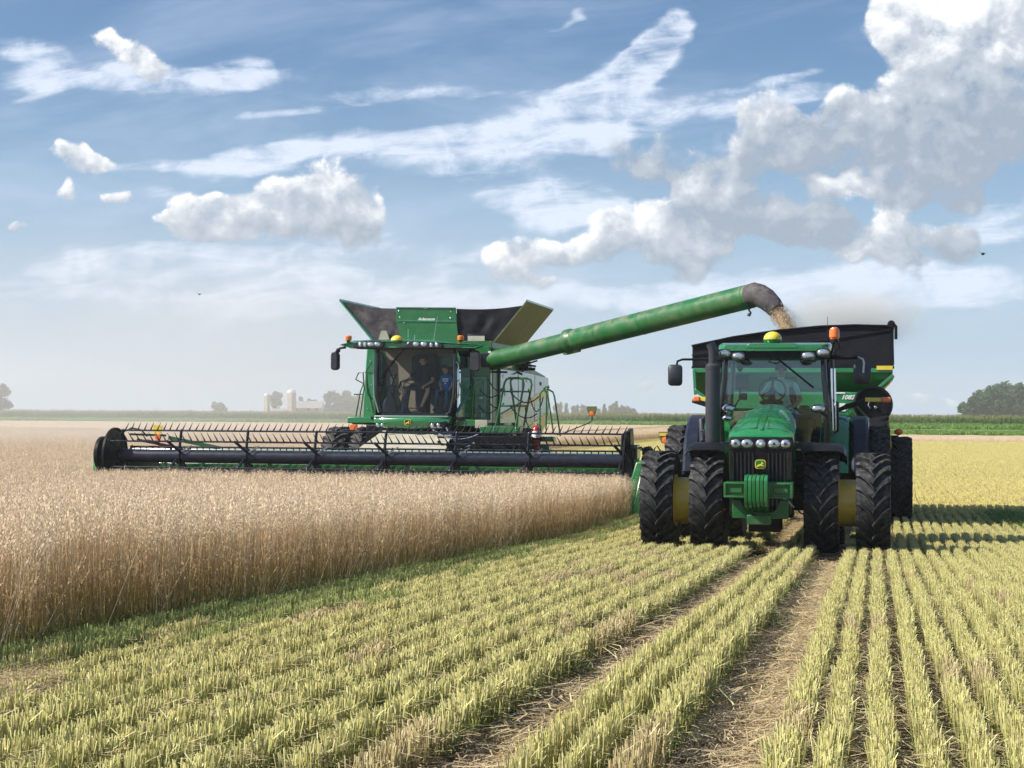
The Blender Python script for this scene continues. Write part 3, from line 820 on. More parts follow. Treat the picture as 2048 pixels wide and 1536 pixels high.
def text_mesh(name, body, size, m, parent, loc, rot, shear=0.0, extrude=.002, width=None, bold=0.0):
    cu = bpy.data.curves.new(name, 'FONT'); cu.body = body; cu.size = size; cu.shear = shear; cu.extrude = extrude; cu.align_x = 'CENTER'; cu.align_y = 'CENTER'; cu.offset = bold
    cu.resolution_u = 3
    o = bpy.data.objects.new(name, cu); COL.objects.link(o); cu.materials.append(m)
    o.parent = parent; o.location = loc; o.rotation_euler = rot
    if width: o.scale = (width, 1, 1)
    me = bpy.data.meshes.new_from_object(o.evaluated_get(bpy.context.evaluated_depsgraph_get()))
    r = bpy.data.objects.new(name, me); COL.objects.link(r); r.parent = parent; r.location = loc; r.rotation_euler = rot
    if width: r.scale = (width, 1, 1)
    bpy.data.objects.remove(o); return r

GREEN = mat('green_paint', (0.009, 0.140, 0.030), .28, coat=.4, vary=.10, vscale=1.2, dust=.20, spec=.5)
GREEN_D = mat('green_paint_dusty', (0.009, 0.105, 0.023), .40, coat=.2, vary=.12, vscale=1.1, dust=.42, dust_col=(.27, .25, .16))
GREEN_C = mat('green_paint_clean', (0.014, 0.195, 0.060), .26, coat=1.0, vary=.05, vscale=1.0, dust=.08)
OLIVE = mat('dusty_olive_panel', (0.10, 0.12, 0.05), .55, vary=.12, vscale=2, dust=.5, dust_col=(.30, .29, .18))
YELLOW = mat('yellow_paint', (0.80, 0.56, 0.05), .35, coat=.3, vary=.08, vscale=2, dust=.35)
YELLOW_D = mat('yellow_bright', (0.78, 0.60, 0.04), .30, coat=.4, vary=.05, dust=.12)
BLACK = mat('black_plastic', (0.007, 0.008, 0.010), .42, vary=.15, dust=.05, dust_col=(.18, .15, .11), spec=.2)
BLACK_G = mat('gloss_black', (0.010, 0.011, 0.014), .16, coat=.4, vary=.05)
NAVY = mat('blue_black_steel', (0.010, 0.014, 0.030), .34, vary=.2, vscale=4, dust=.10, dust_col=(.16, .15, .14), spec=.35)
CHAR = mat('charcoal_paint', (0.026, 0.029, 0.040), .42, vary=.12, dust=.08)
RUBBER = mat('tyre_rubber', (0.010, 0.010, 0.012), .60, vary=.4, vscale=7, dust=.75, dust_col=(.13, .13, .135), bump=.4, bscale=22, spec=.3)
RUBBER_D = mat('tyre_rubber_dusty', (0.022, 0.022, 0.024), .72, vary=.3, vscale=7, dust=.7, dust_col=(.16, .14, .12), bump=.3, bscale=22)
CANVAS = mat('black_tarpaulin', (0.012, 0.013, 0.019), .62, vary=.25, vscale=1.6, bump=.5, bscale=5, dust=.2, dust_col=(.06, .058, .06), spec=.15)
CANVAS_D = mat('dusty_tank_cloth', (0.045, 0.04, 0.045), .75, vary=.45, vscale=2.2, bump=.8, bscale=6, dust=.75, dust_col=(.21, .18, .18))
STEEL = mat('bare_steel', (0.45, 0.46, 0.48), .35, metal=.9, vary=.2)
CHROME = mat('chrome', (0.75, 0.77, 0.80), .12, metal=1.0)
PALEM = mat('pale_green_sky_sheen', (0.20, 0.30, 0.25), .22, coat=.7, vary=.06, vscale=1.5)  # green made pale so the colour carries the reflected sky
GREEN_T = mat('green_paint_under_chaff', (0.008, 0.118, 0.022), .32, coat=.3, vary=.1, vscale=.8, dust=.75, dust_col=(.25, .21, .14))
CREAM = mat('dusty_cream', (0.42, 0.40, 0.32), .8, vary=.2, vscale=3, dust=.5, dust_col=(.36, .30, .21))
ORANGE = mat('amber_lens', (0.85, 0.18, 0.02), .18, coat=.6, vary=.05)
RED = mat('red_paint', (0.50, 0.018, 0.015), .28, coat=.5, vary=.08)
WHITE = mat('white_decal', (0.78, 0.79, 0.78), .45, vary=.04)
LENS = mat('lamp_lens', (0.62, 0.66, 0.70), .10, metal=.75, coat=.8, vary=.1, vscale=30)
TRIM = mat('tan_trim', (0.19, 0.16, 0.12), .8, vary=.1)
SEAT = mat('seat_fabric', (0.055, 0.048, 0.042), .9, vary=.2)
SKIN = mat('skin', (0.46, 0.25, 0.17), .55, vary=.06, vscale=8)
HOSE = mat('hose_rubber', (0.012, 0.013, 0.014), .5)
def glass(name, tint, base):
    m = bpy.data.materials.new(name); m.use_nodes = True; m.node_tree.nodes.clear(); G = NG(m.node_tree)
    fr = G.n.new('ShaderNodeFresnel'); fr.inputs[0].default_value = 1.2
    tr = G.n.new('ShaderNodeBsdfTransparent'); tr.inputs[0].default_value = (*tint, 1)
    gl = G.n.new('ShaderNodeBsdfGlossy'); gl.inputs['Roughness'].default_value = .02; gl.inputs[0].default_value = (.9, .95, 1, 1)
    f = G.math('ADD', fr.outputs[0], base, clamp=True)
    mx = G.n.new('ShaderNodeMixShader'); G.put(mx.inputs[0], f); G.l.new(tr.outputs[0], mx.inputs[1]); G.l.new(gl.outputs[0], mx.inputs[2])
    out = G.n.new('ShaderNodeOutputMaterial'); G.l.new(mx.outputs[0], out.inputs[0]); return m
GLASS = glass('cab_glass', (.97, 1.0, .98), .0)
GLASS_T = glass('tractor_windscreen_glass', (.84, .96, .93), .06)

# ---- the leaping-deer shield
DEER = [(-.42,-.10),(-.30,-.02),(-.18,.06),(-.02,.09),(.10,.16),(.13,.26),(.09,.36),(.17,.30),(.17,.42),(.23,.30),(.30,.34),(.26,.24),(.38,.18),(.36,.12),(.25,.12),(.20,.02),(.24,-.06),(.36,-.08),(.46,-.02),(.44,-.12),(.30,-.16),(.18,-.14),(.06,-.10),(-.10,-.12),(-.20,-.20),(-.36,-.26),(-.50,-.24),(-.38,-.17),(-.30,-.12)]
def emblem(parent, c, w, h, ring, field, deer):
    cx, cy, cz = c
    s_ = MB(); s_.loft([rrect(cx, cz, w, h, w * .26, cy), rrect(cx, cz, w, h, w * .26, cy - .012)]); o = s_.build('emblem', ring, parent)
    MB().loft([rrect(cx, cz, w * .86, h * .86, w * .2, cy - .013), rrect(cx, cz, w * .86, h * .86, w * .2, cy - .016)]).build('emblem_field', field, o)
    MB().prism([(cx + p[0] * w * .82, cz - .01 * h + (p[1] - .06) * h * .95) for p in DEER], 'y', cy - .017, cy - .021).build('leaping_deer', deer, o, smooth=False)
    return o

# ---- wheels
def tyre_mb(r, w, lugs, depth=.058, rim=.55, tilt=1):
    T = MB(); h = w / 2; rr = r * rim
    prof = [(-h*.62, rr), (-h*.88, rr+.03), (-h*1.0, r*.80), (-h*.97, r*.90), (-h*.84, r-depth-.012), (-h*.45, r-depth), (0, r-depth+.004), (h*.45, r-depth), (h*.84, r-depth-.012), (h*.97, r*.90), (h*1.0, r*.80), (h*.88, rr+.03), (h*.62, rr)]
    T.lathe(prof, (0, 0, 0), 'x', 48, close=True)
    for i in range(lugs):
        for sd in (-1, 1):
            a0 = 2 * math.pi * (i + (.5 if sd > 0 else 0)) / lugs
            secs = []
            for t in (0, .25, .5, .75, 1.0):
                x = sd * (-.03 * w + t * (h * 1.0 + .03 * w)); a = a0 - tilt * (1.15 * t - .45 * t * t) * (w / r) * .80
                half = (.024 + .016 * t) / r; ro = r - (.0 if t < .8 else .03); ri = r - depth - .03 - (.04 if t > .9 else 0)
                def P(ang, rad): return (x, math.cos(ang) * rad, math.sin(ang) * rad)
                secs.append([P(a - half, ri), P(a - half * .75, ro), P(a + half * .75, ro), P(a + half, ri)])
            T.loft(secs)
        # shoulder block down the sidewall
    return T
def wheel(parent, name, c, r, w, lugs, rimmat, tyremat, tilt=1, dish=0.0, share=None):
    e = bpy.data.objects.new(name, None); COL.objects.link(e); e.parent = parent; e.location = c
    if share:
        for ch in share.children: copy_tree(ch, e)
        return e
    tyre_mb(r, w, lugs, tilt=tilt).build('tyre', tyremat, e, angle=28)
    rm = MB(); rr = r * .57
    rm.lathe([(-w*.36, rr+.02), (-w*.36, rr-.01), (-w*.28, rr-.04), (-w*.1, rr-.06), (w*.1, rr-.06), (w*.28, rr-.04), (w*.36, rr-.01), (w*.36, rr+.02)], (0, 0, 0), 'x', 32, close=True)
    rm.lathe([(dish-.012, rr-.05), (dish-.03, rr*.6), (dish-.05, rr*.45), (dish-.05, .02)], (0, 0, 0), 'x', 32, close=True)
    rm.lathe([(dish+.012, rr-.05), (dish+.03, rr*.6), (dish+.05, rr*.45), (dish+.05, .02)], (0, 0, 0), 'x', 32, close=True)
    rm.cyl((dish-.14, 0, 0), (dish+.14, 0, 0), r*.19, n=20)
    for i in range(10):
        a = 2*math.pi*i/10; rm.cyl((dish-.075, math.cos(a)*r*.26, math.sin(a)*r*.26), (dish+.075, math.cos(a)*r*.26, math.sin(a)*r*.26), .018, n=6)
    rm.build('rim', rimmat, e)
    return e
# ================================================================== THE TRACTOR
def ZG(x, y): return float(ground(x, y))
T0 = (3.86, 25.1)
TR = empty('tractor', (T0[0], T0[1], 0.0914), -ALPHA, 'green tractor with dual front wheels and front weights, facing the camera', 'tractor')
CXT = -.035
# bonnet
def hood_sec(y, w, top, bot, crown, n=10):
    pts = [(CXT - w/2, y, bot)]
    for i in range(n + 1):
        t = -1 + 2 * i / n; a = abs(t) ** 3.2
        pts.append((CXT + w/2 * (1 - .05 * (1 - a) * 0) * math.copysign(min(1, abs(t) * 1.02), t) * (.97 if a < .9 else 1), y, top - crown * a))
    pts.append((CXT + w/2, y, bot))
    return pts
H = MB()
H.loft([hood_sec(-.90, .86, 1.885, 1.87, .02), hood_sec(-.86, .93, 1.935, 1.85, .05), hood_sec(-.62, .95, 2.03, 1.66, .10), hood_sec(-.30, .95, 2.12, 1.40, .14), hood_sec(.15, .92, 2.21, 1.32, .17),
        hood_sec(.7, .86, 2.29, 1.32, .18), hood_sec(1.25, .76, 2.345, 1.32, .18), hood_sec(1.75, .66, 2.37, 1.32, .16)])
hood = H.build('hood', GREEN_C, TR, bevel=.008, angle=50)
b = MB()
b.loft([[(CXT-.02, -.80, 1.99), (CXT+.02, -.80, 1.99), (CXT+.02, -.80, 1.955), (CXT-.02, -.80, 1.955)], [(CXT-.045, -.3, 2.135), (CXT+.045, -.3, 2.135), (CXT+.045, -.3, 2.1), (CXT-.045, -.3, 2.1)],
        [(CXT-.03, .7, 2.305), (CXT+.03, .7, 2.305), (CXT+.03, .7, 2.27), (CXT-.03, .7, 2.27)], [(CXT-.02, 1.5, 2.372), (CXT+.02, 1.5, 2.372), (CXT+.02, 1.5, 2.34), (CXT-.02, 1.5, 2.34)]])
for sx in (-1, 1):      # raised edges of the recessed panels
    for (ya, yb, za, zb, wi, wo) in ((-.72, -.28, 2.005, 2.128, .08, .40), (-.18, .75, 2.148, 2.29, .08, .38)):
        b.bar((CXT + sx*wi, ya, za), (CXT + sx*wi, yb, zb), .018, .02); b.bar((CXT + sx*wi, ya, za), (CXT + sx*wo, ya, za - .045), .018, .02); b.bar((CXT + sx*wi, yb, zb), (CXT + sx*wo, yb, zb - .055), .018, .02)
b.build('hood_rib', GREEN_C, hood, bevel=.004)
# grille
g_ = MB().prism([(-.90, 1.87), (-.92, 1.68), (-.84, 1.30), (-.80, .70), (-.30, .70), (-.30, 1.87)], 'x', CXT - .46, CXT + .46)
gr = g_.build('grille', BLACK, TR, bevel=.02)
for i in range(15):
    x = CXT - .40 + i * .8 / 14
    if abs(x - CXT) < .10: zt = 1.38
    else: zt = 1.64
    s = MB(); s.loft([[(x-.010, -.945, zt), (x+.010, -.945, zt), (x+.010, -.90, zt), (x-.010, -.90, zt)], [(x-.010, -.865, 1.30), (x+.010, -.865, 1.30), (x+.010, -.82, 1.30), (x-.010, -.82, 1.30)], [(x-.010, -.825, .76), (x+.010, -.825, .76), (x+.010, -.79, .76), (x-.010, -.79, .76)]])
    s.build('grille_slat', CHAR, gr)
for x in (-.455, .375):
    s = MB().loft([[(x+CXT-.0, -.94, 1.66), (x+CXT+.07, -.94, 1.66), (x+CXT+.07, -.89, 1.66), (x+CXT, -.89, 1.66)], [(x+CXT, -.84, .76), (x+CXT+.07, -.84, .76), (x+CXT+.07, -.79, .76), (x+CXT, -.79, .76)]]).build('grille_post', BLACK_G, gr, bevel=.006)
for x, rx in ((-.36, .072), (-.195, .088), (0, .072), (.195, .088), (.36, .072)):
    l = MB().loft([rrect(CXT+x, 1.775, rx*2+.03, .15, .055, -.915), rrect(CXT+x, 1.775, rx*2+.03, .15, .055, -.935)]).build('headlight', BLACK_G, TR)
    k = MB().ell((0, 0, 0), (rx, .03, .062), 16, 8); k.v = [v + V3((CXT+x, -.935, 1.775)) for v in k.v]; k.build('lens', LENS, l)
    k = MB().cyl((CXT+x, -.968, 1.775), (CXT+x, -.95, 1.775), .022, n=10); k.build('bulb_cap', WHITE if x == 0 else CHAR, l)
emblem(TR, (CXT, -.955, 1.475), .155, .135, YELLOW_D, GREEN, YELLOW_D)
# front weights
for sx in (-1, 1):
    w = MB(); x0, x1 = CXT + sx * .15 - .01, CXT + sx * .49
    x0, x1 = min(x0, x1), max(x0, x1)
    w.box((x0, -1.42, 1.195), (x1, -1.0, 1.225)).box((x0, -1.42, 1.005), (x1, -1.0, 1.035)).box((x0, -1.42, 1.03), (x0+.035, -1.0, 1.2)).box((x1-.035, -1.42, 1.03), (x1, -1.0, 1.2)).box((x0+.03, -1.36, 1.03), (x1-.03, -1.34, 1.2))
    w.box((x0+.07, -1.39, 1.075), (x1-.07, -1.355, 1.155))
    w.build('weight_bracket', GREEN, TR, bevel=.008)
for i in range(6):
    x = CXT - .155 + i * .056 - .03
    w = MB().prism([(-1.62, 1.27), (-1.56, 1.335), (-1.10, 1.335), (-1.06, 1.25), (-1.06, .84), (-1.30, .80), (-1.58, .90), (-1.63, .98)], 'x', x + .004, x + .050)
    w.build('front_weight', GREEN_C if i % 2 else GREEN, TR, bevel=.006)
w = MB().prism([(-.42, .97), (-.30, .97), (-.24, .84), (-.22, .80), (.16, .80), (.20, .84), (.26, .97), (.38, .97), (.38, .70), (-.42, .70)], 'y', -1.22, -.95)
w.box((-.20, -1.35, .62), (.14, -.8, .76)); w.build('weight_support', GREEN_D, TR, bevel=.012)
MB().tube([(.30, -.9, .98), (.36, -.98, .96), (.40, -.96, .90), (.44, -.9, .86)], .018, 8).build('tow_hook', STEEL, TR)
# chassis and axle
c = MB().box((-.30, -.3, .72), (.28, 3.6, 1.32)).box((-.42, 2.4, .7), (.40, 3.7, 1.6)).box((-.62, .9, .95), (.56, 2.1, 1.45))
c.build('chassis', BLACK, TR, bevel=.03)
c = MB().box((-.95, -.16, .78), (.92, .16, 1.02)).box((-.25, -.35, .45), (.22, .35, .95)).cyl((-1.5, 0, .88), (1.5, 0, .88), .12, n=16); c.prism([(-.22, 1.1), (.20, 1.1), (.08, .55), (-.10, .55)], 'y', -.3, .3)
c.build('front_axle', BLACK, TR, bevel=.015)
MB().cyl((-1.5, 3.1, 1.02), (1.5, 3.1, 1.02), .17, n=20).build('rear_axle', BLACK, TR)
c = MB().bar((.55, 1.3, .62), (.98, 1.3, .62), .4, .05).bar((.55, 1.4, .98), (.98, 1.4, .98), .35, .05).bar((.6, 1.5, 1.32), (.98, 1.5, 1.32), .35, .05); c.bar((.97, 1.2, .6), (.97, 1.5, 1.4), .04, .05)
c.build('cab_steps', BLACK, TR)
for pts_, r_ in (([(.36, -.2, 1.2), (.5, 0, 1.12), (.62, .1, 1.0), (.75, .1, .95)], .02), ([(.36, .2, 1.3), (.6, .3, 1.2), (.78, .2, 1.05)], .016), ([(-.4, -.1, 1.2), (-.6, .1, 1.1), (-.75, .1, .98)], .02), ([(.42, -.5, .86), (.52, -.35, .74), (.62, -.2, .70)], .012)):
    MB().tube(pts_, r_).build('hydraulic_hose', HOSE, TR)
# wheels
FW = None
for x, d in ((-1.60, 1), (-.86, 1), (.82, -1), (1.57, -1)):
    o = wheel(TR, 'front_wheel', (x, 0, .885), .755, .50, 21, YELLOW, RUBBER, tilt=1, dish=.10, share=FW); FW = FW or o
    o.rotation_euler = (random.random(), 0, 0)
RW = None
for x in (-1.58, -.84, .82, 1.56):
    o = wheel(TR, 'rear_wheel', (x, 3.1, 1.02), 1.0, .55, 24, YELLOW, RUBBER, tilt=1, dish=.05, share=RW); RW = RW or o
    o.rotation_euler = (random.random(), 0, 0)
for (xa, xb) in ((-1.40, -1.06), (1.03, 1.37)):
    k = MB().lathe([(xa, .40), (xa+.035, .40), (xa+.045, .35), (xb-.045, .35), (xb-.035, .40), (xb, .40)], (0, 0, .885), 'x', 36, close=True)
    k.cyl((xa+.01, 0, .885), (xb-.01, 0, .885), .34, n=36); k.build('dual_spacer', YELLOW, TR, bevel=.004)
    k = MB().cyl((xa*1.0, 3.1, 1.02), (xb, 3.1, 1.02), .42, n=36).build('dual_spacer', YELLOW, TR)
# fenders
def arc_fender(name, x0, x1, c, r, a0, a1, m, th=.03, n=12, lip=.0):
    k = MB(); secs = []
    for i in range(n + 1):
        a = R(a0 + (a1 - a0) * i / n); ca, sa = math.cos(a), math.sin(a)
        w_ = x1 - x0; prof = [(x0, -.10), (x0 + .06 * w_, -.03), (x0 + .2 * w_, 0), (x1 - .2 * w_, 0), (x1 - .06 * w_, -.03), (x1, -.10)]
        secs.append([(xx, c[0] + ca * (r + q), c[1] + sa * (r + q)) for xx, q in prof] + [(xx, c[0] + ca * (r + q + th), c[1] + sa * (r + q + th)) for xx, q in reversed(prof)])
    k.loft(secs); return k.build(name, m, TR, bevel=.006)
arc_fender('front_fender', -1.20, -.58, (0, .885), .86, 45, 118, BLACK); arc_fender('front_fender', .52, 1.18, (0, .885), .86, 45, 118, BLACK)
for sx in (-1, 1):
    x0, x1 = (.72, 1.20) if sx > 0 else (-1.22, -.74)
    arc_fender('rear_fender', x0, x1, (3.1, 1.02), 1.16, 15, 168, GREEN_C)
    k = MB().prism([(2.0, 1.25), (2.02, 1.75), (2.25, 2.13), (2.9, 2.2), (2.9, 1.35)], 'x', x0 if sx > 0 else x1 - .02, x0 + .02 if sx > 0 else x1); k.build('fender_side', GREEN_C, TR)
    xa, xb = (1.205, 1.50) if sx > 0 else (-1.52, -1.225)
    arc_fender('fender_extension', xa, xb, (3.1, 1.02), 1.14, 20, 168, NAVY)
# cab
cf = MB(); y0, y1 = 1.9, 3.55
for sx in (-1, 1):
    cf.tube([(sx*.83-.01, y0+.05, 1.45), (sx*.86-.01, y0-.02, 2.2), (sx*.80-.01, y0, 2.8), (sx*.78-.01, y0+.02, 3.2)], .05, 8)
    cf.tube([(sx*.92-.01, y1-.5, 1.5), (sx*.93-.01, y1-.5, 2.3), (sx*.88, y1-.5, 3.2)], .035, 8)
    cf.tube([(sx*.82-.01, y1, 1.7), (sx*.84, y1, 2.4), (sx*.80, y1, 3.2)], .045, 8)
    cf.bar((sx*.86, y0, 1.76), (sx*.86, y1, 1.76), .07, .09); cf.bar((sx*.84, y0, 3.16), (sx*.84, y1, 3.16), .06, .06)
cf.bar((-.86, y0, 1.70), (.86, y0, 1.70), .10, .10); cf.bar((-.8, y1, 2.28), (.8, y1, 2.28), .05, .06)
cf.build('cab_frame', BLACK_G, TR, bevel=.006)
MB().box((-.80, 2.0, 1.45), (.80, 3.6, 1.56)).build('cab_floor', BLACK, TR)
MB().box((-.80, 3.5, 1.5), (.80, 3.56, 2.26)).build('cab_rear_wall', TRIM, TR)
MB().loft([[(-.83, 1.93, 1.62), (.81, 1.93, 1.62), (.81, 1.938, 1.62), (-.83, 1.938, 1.62)], [(-.84, 1.87, 2.3), (.82, 1.87, 2.3), (.82, 1.878, 2.3), (-.84, 1.878, 2.3)], [(-.77, 1.90, 3.16), (.75, 1.90, 3.16), (.75, 1.908, 3.16), (-.77, 1.908, 3.16)]]).build('windshield', GLASS_T, TR, angle=60)
for sx in (-1, 1): MB().box((sx*.875-.004, 1.97, 1.82), (sx*.875+.004, 3.5, 3.12)).build('side_window', GLASS, TR)
MB().box((-.76, 3.52, 2.32), (.76, 3.528, 3.12)).build('rear_window', GLASS, TR)
rf = MB().loft([rrect(-.01, 3.27, 1.56, .10, .045, 1.50), rrect(-.01, 3.275, 1.74, .13, .05, 1.60), rrect(.0, 3.30, 1.82, .16, .06, 2.2), rrect(.0, 3.30, 1.82, .16, .06, 3.5), rrect(.0, 3.27, 1.6, .12, .05, 3.8)])
rf.prism([(-.44, 3.27), (-.38, 3.345), (.34, 3.345), (.40, 3.27)], 'y', 1.49, 2.2)
roof = rf.build('cab_roof', GREEN_C, TR, bevel=.006, angle=50)
rb = MB().loft([rrect(0, 3.165, 1.60, .11, .04, 1.58), rrect(0, 3.165, 1.78, .12, .04, 1.72), rrect(0, 3.165, 1.78, .12, .04, 3.6)]); rb.build('roof_underside', BLACK, roof, bevel=.006)
for x, z, rx in ((-.78, 3.185, .10), (-.56, 3.14, .10), (.55, 3.145, .105), (.785, 3.195, .10)):
    l = MB().loft([rrect(x, z, rx*2+.02, .13, .05, 1.62), rrect(x, z, rx*2+.02, .13, .05, 1.50)]).build('work_light', BLACK_G, TR)
    k = MB().ell((x, 1.50, z), (rx*.92, .025, .052)); k.build('lens', LENS, l)
for x in (-.47, .50):
    MB().ell((x, 1.62, 3.06), (.09, .04, .045)).build('interior_lamp', BLACK_G, TR)
for x in (-.72, .70):
    l = MB().ell((x, 1.66, 2.30), (.11, .06, .07)).build('cab_light', CHROME, TR)
    k = MB().ell((x, 1.60, 2.30), (.085, .02, .05)); k.build('lens', LENS, l); k = MB().tube([(x, 1.68, 2.28), (x + (.1 if x > 0 else -.1), 1.8, 2.2), (x + (.12 if x > 0 else -.12), 1.9, 2.2)], .018); k.build('lamp_arm', BLACK, l)
    if x < 0: k = MB().ell((x-.02, 1.68, 2.14), (.09, .05, .05)); k.build('turn_mirror', CHROME, l)
gp = MB().ell((-.02, 1.66, 3.42), (.145, .145, .12), 20, 10, z0=-.15).build('gps_receiver', YELLOW_D, TR)
MB().lathe([(3.33, .10), (3.37, .14), (3.41, .147), (3.412, .02)], (-.02, 1.66, 0), 'z', 20).build('receiver_base', GREEN, gp)
bk = MB().lathe([(3.40, .062), (3.44, .075), (3.445, .08), (3.55, .078), (3.59, .06), (3.605, .02)], (.955, 1.65, 0), 'z', 18).build('beacon', ORANGE, TR)
k = MB().cyl((.955, 1.65, 3.36), (.955, 1.65, 3.41), .07, n=14); k.tube([(.9, 1.7, 3.15), (.93, 1.68, 3.27), (.955, 1.65, 3.38)], .02); k.tube([(1.0, 1.66, 3.38), (1.04, 1.66, 3.28), (.95, 1.7, 3.2), (1.02, 1.7, 3.12)], .012); k.build('beacon_bracket', BLACK, bk)
MB().cyl((.84, 1.75, 3.3), (.845, 1.75, 3.78), .006, .004, 6).build('antenna', BLACK, TR)
wp = MB().tube([(-.05, 1.80, 3.16), (.05, 1.82, 3.10), (.16, 1.85, 3.02), (.60, 1.84, 2.66)], .012, 6); wp.bar((.12, 1.835, 3.05), (.62, 1.83, 2.64), .012, .03); wp.tube([(-.02, 1.83, 3.13), (-.10, 1.83, 3.06), (.02, 1.84, 3.03), (.12, 1.85, 3.07)], .007, 6); wp.build('wiper', BLACK, TR)
for sx, c_, arm, am in ((-1, (-1.62, 1.9, 2.84), [(-.86, 1.9, 3.09), (-1.02, 1.9, 3.09), (-1.1, 1.9, 3.1), (-1.50, 1.9, 3.10), (-1.58, 1.88, 3.07), (-1.60, 1.87, 2.97), (-1.60, 1.87, 2.86)], BLACK), (1, (1.39, 1.9, 2.87), [(.86, 1.9, 3.13), (1.0, 1.9, 3.13), (1.32, 1.88, 3.13), (1.40, 1.87, 3.10), (1.42, 1.86, 3.03), (1.41, 1.86, 2.88)], STEEL)):
    w_, h_ = (.235, .35) if sx < 0 else (.28, .345)
    m_ = MB().loft([rrect(c_[0], c_[2], w_*.86, h_*.88, .05, c_[1]-.05), rrect(c_[0], c_[2], w_, h_, .06, c_[1]-.025), rrect(c_[0], c_[2], w_, h_, .06, c_[1]+.02)]).build('mirror', CHAR, TR, angle=50)
    MB().tube(arm, .019, 8).build('mirror_arm', am, m_)
    k = MB().cyl((arm[0][0], arm[0][1], arm[0][2]), arm[2], .036, n=10); k.build('arm_sleeve', BLACK, m_)
# exhaust
ex = MB().cyl((-.955, 1.4, 1.72), (-.955, 1.4, 2.98), .118, n=24).lathe([(2.98, .118), (3.0, .10), (3.02, .075)], (-.955, 1.4, 0), 'z', 24)
ex.tube([(-.955, 1.4, 3.0), (-.955, 1.4, 3.18), (-.965, 1.4, 3.26), (-1.0, 1.4, 3.34)], .068, 16)
for z in (1.78, 2.92): ex.lathe([(z, .118), (z, .124), (z+.03, .124), (z+.03, .118)], (-.955, 1.4, 0), 'z', 24, close=True)
e_ = ex.build('exhaust_stack', CHAR, TR, angle=40)
MB().cyl((-1.0, 1.4, 3.338), (-1.003, 1.4, 3.345), .058, n=14).build('exhaust_mouth', BLACK_G, e_)
k = MB().box((-1.08, 1.2, 1.30), (-.62, 1.75, 1.72)); k.bar((-.66, 1.45, 1.5), (-.45, 1.45, 1.5), .3, .3); k.build('exhaust_mount', BLACK, TR, bevel=.02)
k = MB().tube([(-1.16, 1.9, 1.75), (-1.2, 2.0, 2.1), (-1.1, 2.2, 2.18)], .05, 8); k.box((-1.22, 1.9, 1.4), (-1.02, 2.2, 1.95)); k.build('air_tank', CHAR, TR, bevel=.03)
# door: chrome rods standing in for upright reflections in the glass, and a handle
k = MB()
for x in (.905, .955): k.tube([(x, 1.93, 2.95), (x+.01, 1.92, 2.5), (x+.02, 1.93, 1.95)], .016, 8)
k.build('chrome_rail', CHROME, TR)
k = MB().tube([(.94, 1.95, 2.45), (1.0, 1.93, 2.40), (1.01, 1.93, 1.95), (.95, 1.95, 1.9)], .018, 8); k.build('door_handle', BLACK, TR)
# extremity lamps
for sx in (-1, 1):
    a = MB(); xo = 1.0 * sx
    a.bar((xo*.86, 2.9, 2.22), (xo*1.12, 2.95, 2.34), .05, .07); a.bar((xo*1.10, 2.95, 2.335), (xo*1.45, 3.0, 2.44), .05, .085)
    ao = a.build('lamp_arm', BLACK, TR, bevel=.006)
    xs = (1.43, 1.69, 1.85) if sx > 0 else (-1.17, -1.32, -1.44)
    MB().box((min(xs[0], xs[1]), 2.965, 2.425), (max(xs[0], xs[1]), 3.0, 2.495)).build('reflector', YELLOW_D, ao, bevel=.006)
    MB().box((min(xs[1], xs[2]), 2.95, 2.415), (max(xs[1], xs[2]), 3.01, 2.505)).build('marker_light', ORANGE, ao, bevel=.02)
# inside the cab
k = MB().tube([(V3((-.06, 2.30, 2.60)) + V3((math.cos(a)*.215, math.sin(a)*.10, math.sin(a)*.19))) for a in [2*math.pi*i/24 for i in range(25)]], .017, 8)
sw = k.build('steering_wheel', BLACK, TR)
k = MB(); 
for a in (R(90), R(210), R(330)): k.bar((-.06, 2.31, 2.60), V3((-.06, 2.30, 2.60)) + V3((math.cos(a)*.21, math.sin(a)*.10, math.sin(a)*.185)), .035, .02, up=(0, 1, 0))
k.tube([(-.06, 2.31, 2.60), (-.06, 2.2, 2.35), (-.06, 2.1, 1.9)], .045, 8); k.ell((-.06, 2.12, 2.40), (.20, .10, .06)); k.build('steering_column', BLACK, sw)
k = MB().loft([rrect(.05, 2.16, .52, .14, .05, 2.75), rrect(.05, 2.16, .56, .14, .05, 3.25)]); k.loft([[(.05-.25, 3.18, 2.2), (.05+.25, 3.18, 2.2), (.05+.25, 3.32, 2.2), (.05-.25, 3.32, 2.2)], [(.05-.24, 3.28, 2.85), (.05+.24, 3.28, 2.85), (.05+.24, 3.38, 2.85), (.05-.24, 3.38, 2.85)]]); k.box((-.2, 2.8, 1.56), (.3, 3.2, 2.1)); k.box((.36, 2.6, 2.30), (.52, 3.2, 2.36))
k.build('driver_seat', SEAT, TR, bevel=.03)
k = MB().box((-.66, 2.15, 2.62), (-.44, 2.19, 2.86)); k.tube([(-.74, 2.1, 2.2), (-.6, 2.17, 2.45), (-.56, 2.19, 2.7)], .02); k.box((-.60, 2.13, 2.44), (-.46, 2.16, 2.56)); k.ell((-.58, 2.15, 2.98), (.05, .04, .08)); k.build('console_screen', BLACK, TR, bevel=.01)
k = MB().box((.40, 2.6, 1.6), (.62, 3.3, 2.15)); k.build('side_console', BLACK, TR, bevel=.03)
